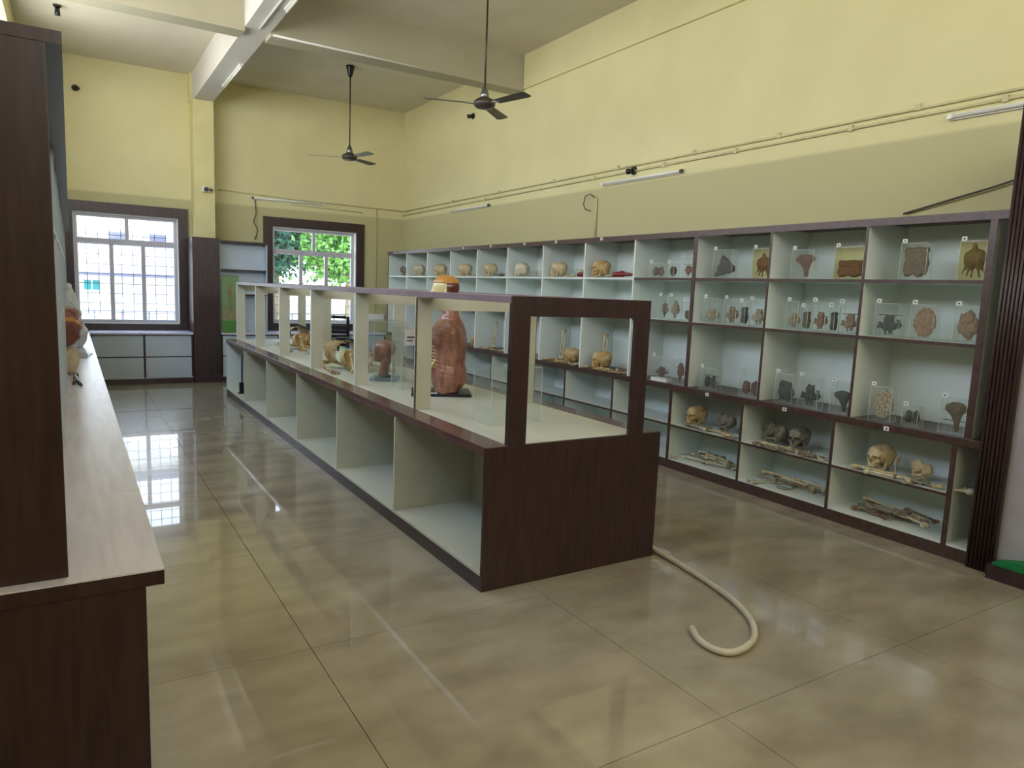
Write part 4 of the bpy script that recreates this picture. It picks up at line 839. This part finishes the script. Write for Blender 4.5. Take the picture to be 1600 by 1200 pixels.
B().tube([(0.006, 0.20, 0.014), (-0.012, 0.02, 0.012), (-0.02, -0.14, 0.009)], [0.012, 0.010, 0.009], 8).obj('handle', BLACK, t, smooth=True)
B().box(-0.020, 0.014, 0.19, 0.30, 0.0, 0.040).obj('jaws', DARKM, t, bevel=0.004)

# ================================================================== CEILING AND WALL FITTINGS
def fan(x, y, zb, R, angs, label, ball=False):
    t = thing('ceiling_fan', label, 'ceiling fan', (x, y, ZC), 0, 'ceiling fans'); dz = zb - ZC
    B().lathe([(0.012, dz + 0.13), (0.02, -0.14), (0.055, -0.02), (0.060, 0.0)], n=20).obj('canopy', BLACK, t, smooth=True) if False else B().lathe([(0.016, -0.15), (0.030, -0.13), (0.056, -0.02), (0.060, 0.0)], n=20).obj('canopy', BLACK, t, smooth=True)
    B().tube([(0, 0, -0.14), (0, 0, dz + 0.16)], 0.0095, 10).obj('rod', DARKM, t, smooth=True)
    B().lathe([(0.030, dz + 0.05), (0.046, dz + 0.06), (0.040, dz + 0.10), (0.022, dz + 0.15), (0.014, dz + 0.17)], n=20).obj('cup', STEEL, t, smooth=True)
    B().lathe([(0.02, dz - 0.045), (0.085, dz - 0.035), (0.108, dz - 0.01), (0.108, dz + 0.02), (0.080, dz + 0.045), (0.03, dz + 0.055)], n=28).obj('motor', DARKM, t, smooth=True)
    for a in angs:
        M = Matrix.Translation((0, 0, dz)) @ Matrix.Rotation(math.radians(a), 4, 'Z') @ Matrix.Rotation(math.radians(-9), 4, 'X')
        b = B().prism([(0.17, -0.045), (R * 0.95, -0.062), (R, -0.045), (R, 0.045), (R * 0.95, 0.062), (0.17, 0.050)], -0.002, 0.002, M)
        bl = b.obj('blade', FANB, t); B().box(0.08, 0.20, -0.018, 0.018, -0.005, 0.003, Matrix.Translation((0, 0, dz)) @ Matrix.Rotation(math.radians(a), 4, 'Z')).obj('blade_arm', STEEL, bl)
fan(3.544, 6.40, 3.37, 0.60, (161, 41, -77), 'nearer dark ceiling fan on a long rod over the counter')
fan(3.39, 9.97, 3.315, 0.57, (155, 34, -79), 'farther dark ceiling fan on a long rod near the back windows')

def run(name, pts, r, label, m=CONDUIT, cat='conduit', clips=None, group=None):
    if cat == 'cable':
        q_ = [Vector(p) for p in pts]; out = []
        for i in range(len(q_) - 1):
            a, b_, c, d = q_[max(i - 1, 0)], q_[i], q_[i + 1], q_[min(i + 2, len(q_) - 1)]
            for k in range(6): u = k / 6; out.append(0.5 * (2 * b_ + (c - a) * u + (2 * a - 5 * b_ + 4 * c - d) * u * u + (3 * b_ - a - 3 * c + d) * u ** 3))
        pts = [tuple(v) for v in out + [q_[-1]]]
    t = thing(name, label, cat, pts[0], 0, group); o = Vector(pts[0])
    B().tube([Vector(p) - o for p in pts], r, 8).obj('pipe', m, t, smooth=True)
    if clips:
        for c in clips: v = Vector(c) - o; B().box(v.x - 0.012, v.x + 0.004, v.y - 0.018, v.y + 0.018, v.z - 0.022, v.z + 0.022).obj('clip', m, t)
xq = XR - 0.012
run('conduit', [(xq, -1.0, 2.935), (xq, YB - 0.012, 2.860)], 0.010, 'upper of the two thin wiring conduits along the right wall', clips=[(xq, y, 2.905 + (6 - y) * 0.006) for y in (2.9, 4.05, 5.0, 6.1, 7.3, 8.6, 10.0)])
run('conduit', [(xq, -1.0, 2.895), (xq, YB - 0.012, 2.790)], 0.010, 'lower of the two thin wiring conduits along the right wall', clips=[(xq, y, 2.842 + (6 - y) * 0.008) for y in (2.35, 3.4, 4.5, 5.4, 6.5, 7.6, 9.0)])
run('conduit', [(xq - 0.002, 6.44, 2.13), (xq - 0.002, 6.44, 2.60), (xq - 0.002, 6.47, 2.63)], 0.012, 'short upright conduit stub above the skull shelving', clips=None)
t = thing('wire_loop', 'dark wire loop hanging from the upright conduit stub', 'wire', (xq - 0.02, 6.50, 2.62))
B().tube([(0, -0.04, 0.0), (-0.01, 0.02, 0.045), (-0.02, 0.10, 0.03), (-0.02, 0.13, -0.06), (-0.01, 0.10, -0.12), (0, 0.02, -0.14)], 0.006, 6).obj('wire', DARKM, t, smooth=True)
yq = YB - 0.012
run('conduit', [(1.99, yq, 2.92), (3.1, yq, 2.885), (XR - 0.03, yq, 2.865)], 0.009, 'thin conduit across the back wall right of the pilaster')
run('conduit', [(4.555, yq - 0.002, 2.86), (4.555, yq - 0.002, 1.05)], 0.009, 'vertical conduit down the back wall to the white switch box')
run('conduit', [(3.1, yq - 0.001, 2.80), (4.30, yq - 0.001, 2.78)], 0.008, 'short lower conduit across the back wall above the right hand window')
run('conduit', [(1.90, 8.055, 4.115), (3.75, 8.055, 4.105)], 0.011, 'white conduit along the bottom edge of the ceiling cross beam', WHITE)
run('conduit', [(1.75, 3.0, 4.128), (1.75, 8.0, 4.128)], 0.011, 'white conduit along the underside of the long ceiling beam', WHITE)
run('hanging_cable', [(xq - 0.01, 2.92, 2.20), (xq - 0.02, 2.6, 2.27), (xq - 0.02, 2.24, 2.355), (xq - 0.01, 1.7, 2.52)], 0.007, 'dark cable sloping up above the near end of the shelving', DARKM, 'cable')
run('hanging_cable', [(2.53, yq, 2.82), (2.54, yq - 0.02, 2.60), (2.50, yq - 0.03, 2.48), (2.56, yq - 0.02, 2.35), (2.52, yq - 0.01, 2.20)], 0.007, 'dark cable hanging beside the right hand window', DARKM, 'cable')
def tube_light(x, y, z, L, ax, label):
    t = thing('tube_light', label, 'light', (x, y, z), 0, 'unlit tube lights')
    d = Vector((0, 1, 0)) if ax == 'y' else Vector((1, 0, 0)); nrm = Vector((-1, 0, 0)) if ax == 'y' else Vector((0, -1, 0))
    def bx(u0, u1, a0, a1, z0, z1):
        p = d * u0 + nrm * a0; q_ = d * u1 + nrm * a1; return (min(p.x, q_.x), max(p.x, q_.x), min(p.y, q_.y), max(p.y, q_.y), z0, z1)
    B().box(*bx(-L / 2, L / 2, 0.0, 0.022, -0.02, 0.02)).obj('batten', WHITE, t)
    B().tube([d * (-L / 2 + 0.03) + nrm * 0.037, d * (L / 2 - 0.03) + nrm * 0.037], 0.013, 10).obj('tube', WHITE, t, smooth=True)
    for s in (-1, 1): u = s * (L / 2 - 0.015); B().box(*bx(u - 0.015, u + 0.015, 0.022, 0.052, -0.016, 0.016)).obj('end_cap', DARKM if s < 0 else WHITE, t)
tube_light(XR - 0.001, 5.72, 2.752, 1.22, 'y', 'unlit tube light in the middle of the right wall below the conduits')
tube_light(XR - 0.001, 9.43, 2.728, 1.2, 'y', 'unlit tube light at the far end of the right wall')
tube_light(XR - 0.001, 2.07, 2.812, 1.22, 'y', 'unlit tube light at the near end of the right wall')
tube_light(3.05, YB - 0.001, 2.845, 1.15, 'x', 'unlit tube light on the back wall over the right hand window')
for y, w_ in ((10.0, 'near the pilaster'), (6.7, 'at the top edge of the picture')):
    t = thing('tube_light', 'white tube light under the long ceiling beam, %s' % w_, 'light', (1.845, y, 4.139), 0, 'unlit tube lights')
    B().box(-0.02, 0.02, -0.6, 0.6, -0.022, 0).obj('batten', WHITE, t); B().tube([(0, -0.57, -0.036), (0, 0.57, -0.036)], 0.013, 10).obj('tube', WHITE, t, smooth=True)
def bulb_holder(loc, n, label):
    t = thing('bulb_holder', label, 'bulb holder', loc, 0); n = Vector(n).normalized(); o = Vector((0, 0, 0))
    B().tube([o, o + n * 0.02], [0.045, 0.040], 14).obj('back_plate', DARKM, t); B().tube([o + n * 0.02, o + n * 0.09 + Vector((0, 0, -0.02))], [0.022, 0.030], 14).obj('socket', BLACK, t, smooth=True)
bulb_holder((0.144, YB, 4.10), (0.3, -1, 0), 'dark bulb holder high on the back wall above the left window')
bulb_holder((XR, 5.85, 2.845), (-1, 0, 0), 'small dark fitting on the lower conduit above the middle tube light')
bulb_holder((XR - 0.0, 9.44, 4.04), (-1, 0, 0), 'dark bulb holder on the right wall under the nearer fan')
bulb_holder((-0.02, 9.96, ZC), (0, 0, -1), 'dark hook plate on the ceiling at the top left')
t = thing('security_camera', 'small white security camera on the pilaster', 'security camera', (1.76, 11.648, 2.865))
B().box(-0.055, 0.045, -0.06, 0.0, -0.04, 0.04).obj('housing', WHITE, t, bevel=0.008); B().tube([(0.0, -0.06, 0), (0.0, -0.085, 0)], [0.036, 0.03], 18).obj('lens', BLACK, t); B().box(0.045, 0.09, -0.03, 0, -0.015, 0.015).obj('bracket', DARKM, t)
t = thing('switch_box', 'long white switch box on the back wall right of the window', 'switch box', (4.56, YB - 0.001, 0.98))
B().box(-0.19, 0.16, -0.04, 0, -0.06, 0.07).obj('case', WHITE, t, bevel=0.006)
for k in range(4): B().box(-0.15 + 0.075 * k, -0.12 + 0.075 * k, -0.046, -0.04, -0.02, 0.03).obj('switch', PAPER, t)

# white corrugated hose on the floor
hp = [(3.02, 3.42), (2.985, 3.10), (2.93, 2.70), (2.86, 2.38), (2.76, 2.15), (2.63, 2.01), (2.51, 1.955), (2.41, 1.95), (2.36, 2.00), (2.365, 2.10), (2.42, 2.2)]
def catm(p, n=14):
    out = []
    for i in range(len(p) - 1):
        a = p[max(i - 1, 0)]; b_ = p[i]; c = p[i + 1]; d = p[min(i + 2, len(p) - 1)]
        for k in range(n):
            s = k / n; out.append(tuple(0.5 * (2 * b_[j] + (c[j] - a[j]) * s + (2 * a[j] - 5 * b_[j] + 4 * c[j] - d[j]) * s * s + (3 * b_[j] - a[j] - 3 * c[j] + d[j]) * s ** 3) for j in (0, 1)))
    return out
pp = catm(hp)
tag(B().tube([(x, y, 0.0175) for x, y in pp], [0.0165 if k % 2 else 0.0148 for k in range(len(pp))], 12).obj('drain_hose', HOSE, smooth=True), 'pale corrugated hose curling across the floor from the counter end', 'hose')

# ================================================================== OUTSIDE
tag(B().box(-60, 60, 12.4, 90, -0.75, -0.6).obj('ground', mat('pale_ground', (214, 206, 186), 0.9, (190, 186, 150), 0.4)), kind='structure')
struct('sun_blocker', B().box(-3, 9, -6.0, -1.8, 4.6, 4.8), CEIL)  # unseen slab added outside to keep sun out of the front opening
EW = mat('exterior_wall', (246, 245, 245), 0.8, (240, 239, 239), 2); EG = mat('exterior_grey', (120, 120, 140), 0.8); TEAL = mat('teal_shutter', (40, 150, 160), 0.6)
t = thing('outside_building', 'white building with teal shutters seen through the left window', 'building', (-4.5, 34, -0.6))
B().box(-13, 8.6, 0, 8, 0, 7.5).obj('wall', EW, t)
B().box(-13.4, 8.9, -0.7, 0, 2.10, 2.24).obj('canopy', EG, t); B().box(-13.4, 8.9, -0.6, 8.4, 7.5, 7.8).obj('roof', EG, t)
for x in (4.96, 5.27, -1.2, -0.9): B().box(x, x + 0.24, -0.05, 0, 1.52, 1.90).obj('shutter', TEAL, t)
for x in (5.9, 7.4, 3.2, 1.2, -1.6): B().box(x, x + 0.62, -0.05, 0, 3.58, 3.92).obj('upper_window', EG, t)
for x in (4.3, 6.4, 8.2, 2.2): B().box(x, x + 0.08, -0.06, 0, 0, 2.10).obj('column', EW, t)
t = thing('fence', 'low pale fence in front of the outside building', 'fence', (0, 27, -0.6))
for k in range(24): B().box(-9 + 0.8 * k, -8.95 + 0.8 * k, 0, 0.05, 0, 1.0).obj('fence_post', EG, t)
for z in (0.4, 0.95): B().box(-9, 10, 0.01, 0.04, z, z + 0.04).obj('rail', EG, t)
LEAF = [mat('leaf_light', (120, 170, 80), 0.6, (90, 146, 64), 3), mat('leaf_mid', (70, 128, 70), 0.6, (50, 104, 60), 3), mat('leaf_blue', (60, 110, 90), 0.6, (44, 88, 80), 3)]
BARK = mat('bark', (150, 134, 112), 0.9, (120, 104, 86), 6)
def leaf_mesh(seed, R, n, m):
    r = np.random.RandomState(seed); c = r.normal(size=(70, 3)); c /= np.linalg.norm(c, axis=1)[:, None]; c = c * R * 0.62 * r.uniform(0.3, 1, (70, 1)); c[:, 2] *= 0.8
    k = r.randint(0, 70, n); P = c[k] + r.normal(size=(n, 3)) * R * 0.15; U = r.normal(size=(n, 3)); U /= np.linalg.norm(U, axis=1)[:, None]; W_ = np.cross(U, r.normal(size=(n, 3))); W_ /= np.linalg.norm(W_, axis=1)[:, None]
    s = 0.10; V = np.stack([P - U * s, P + W_ * s * 0.5, P + U * s, P - W_ * s * 0.5], 1).reshape(-1, 3)
    me = bpy.data.meshes.new('foliage'); me.from_pydata(V.tolist(), [], [(4 * i, 4 * i + 1, 4 * i + 2, 4 * i + 3) for i in range(n)]); me.materials.append(m); return me
def tree(x, y, h, R, m, seed, label):
    t = thing('tree', label, 'tree', (x, y, -0.6), 0, 'trees outside the right hand window')
    B().tube([(0, 0, 0), (0.1, 0, h * 0.4), (0.05, 0.1, h * 0.8)], [0.14, 0.10, 0.05], 8).obj('trunk', BARK, t, smooth=True)
    for k in range(3):
        a = k * 2.1 + seed; B().tube([(0.1, 0, h * (0.35 + 0.12 * k)), (R * 0.6 * math.cos(a), R * 0.6 * math.sin(a), h * (0.65 + 0.12 * k))], [0.06, 0.03], 6).obj('branch', BARK, t)
    o = inst('foliage', leaf_mesh(seed, R * 1.25, 22000, m), t, (0, 0, h * 0.78)); o['kind'] = 'stuff'
tree(6.9, 20.5, 4.7, 1.6, LEAF[0], 1, 'light green tree nearest the right hand window')
tree(5.1, 22.5, 4.7, 1.8, LEAF[2], 2, 'blue green tree at the left of the right hand window')
tree(9.1, 25.5, 5.2, 2.1, LEAF[0], 3, 'large bright tree behind the nearest one')
tree(6.6, 28.0, 5.6, 2.3, LEAF[1], 4, 'tall mid green tree in the middle distance')
tree(11.6, 32.5, 7.6, 3.0, LEAF[1], 5, 'tall tree at the far right of the right hand window')
tree(8.2, 34.5, 8.0, 3.2, LEAF[2], 6, 'tall dusky tree behind all the others')
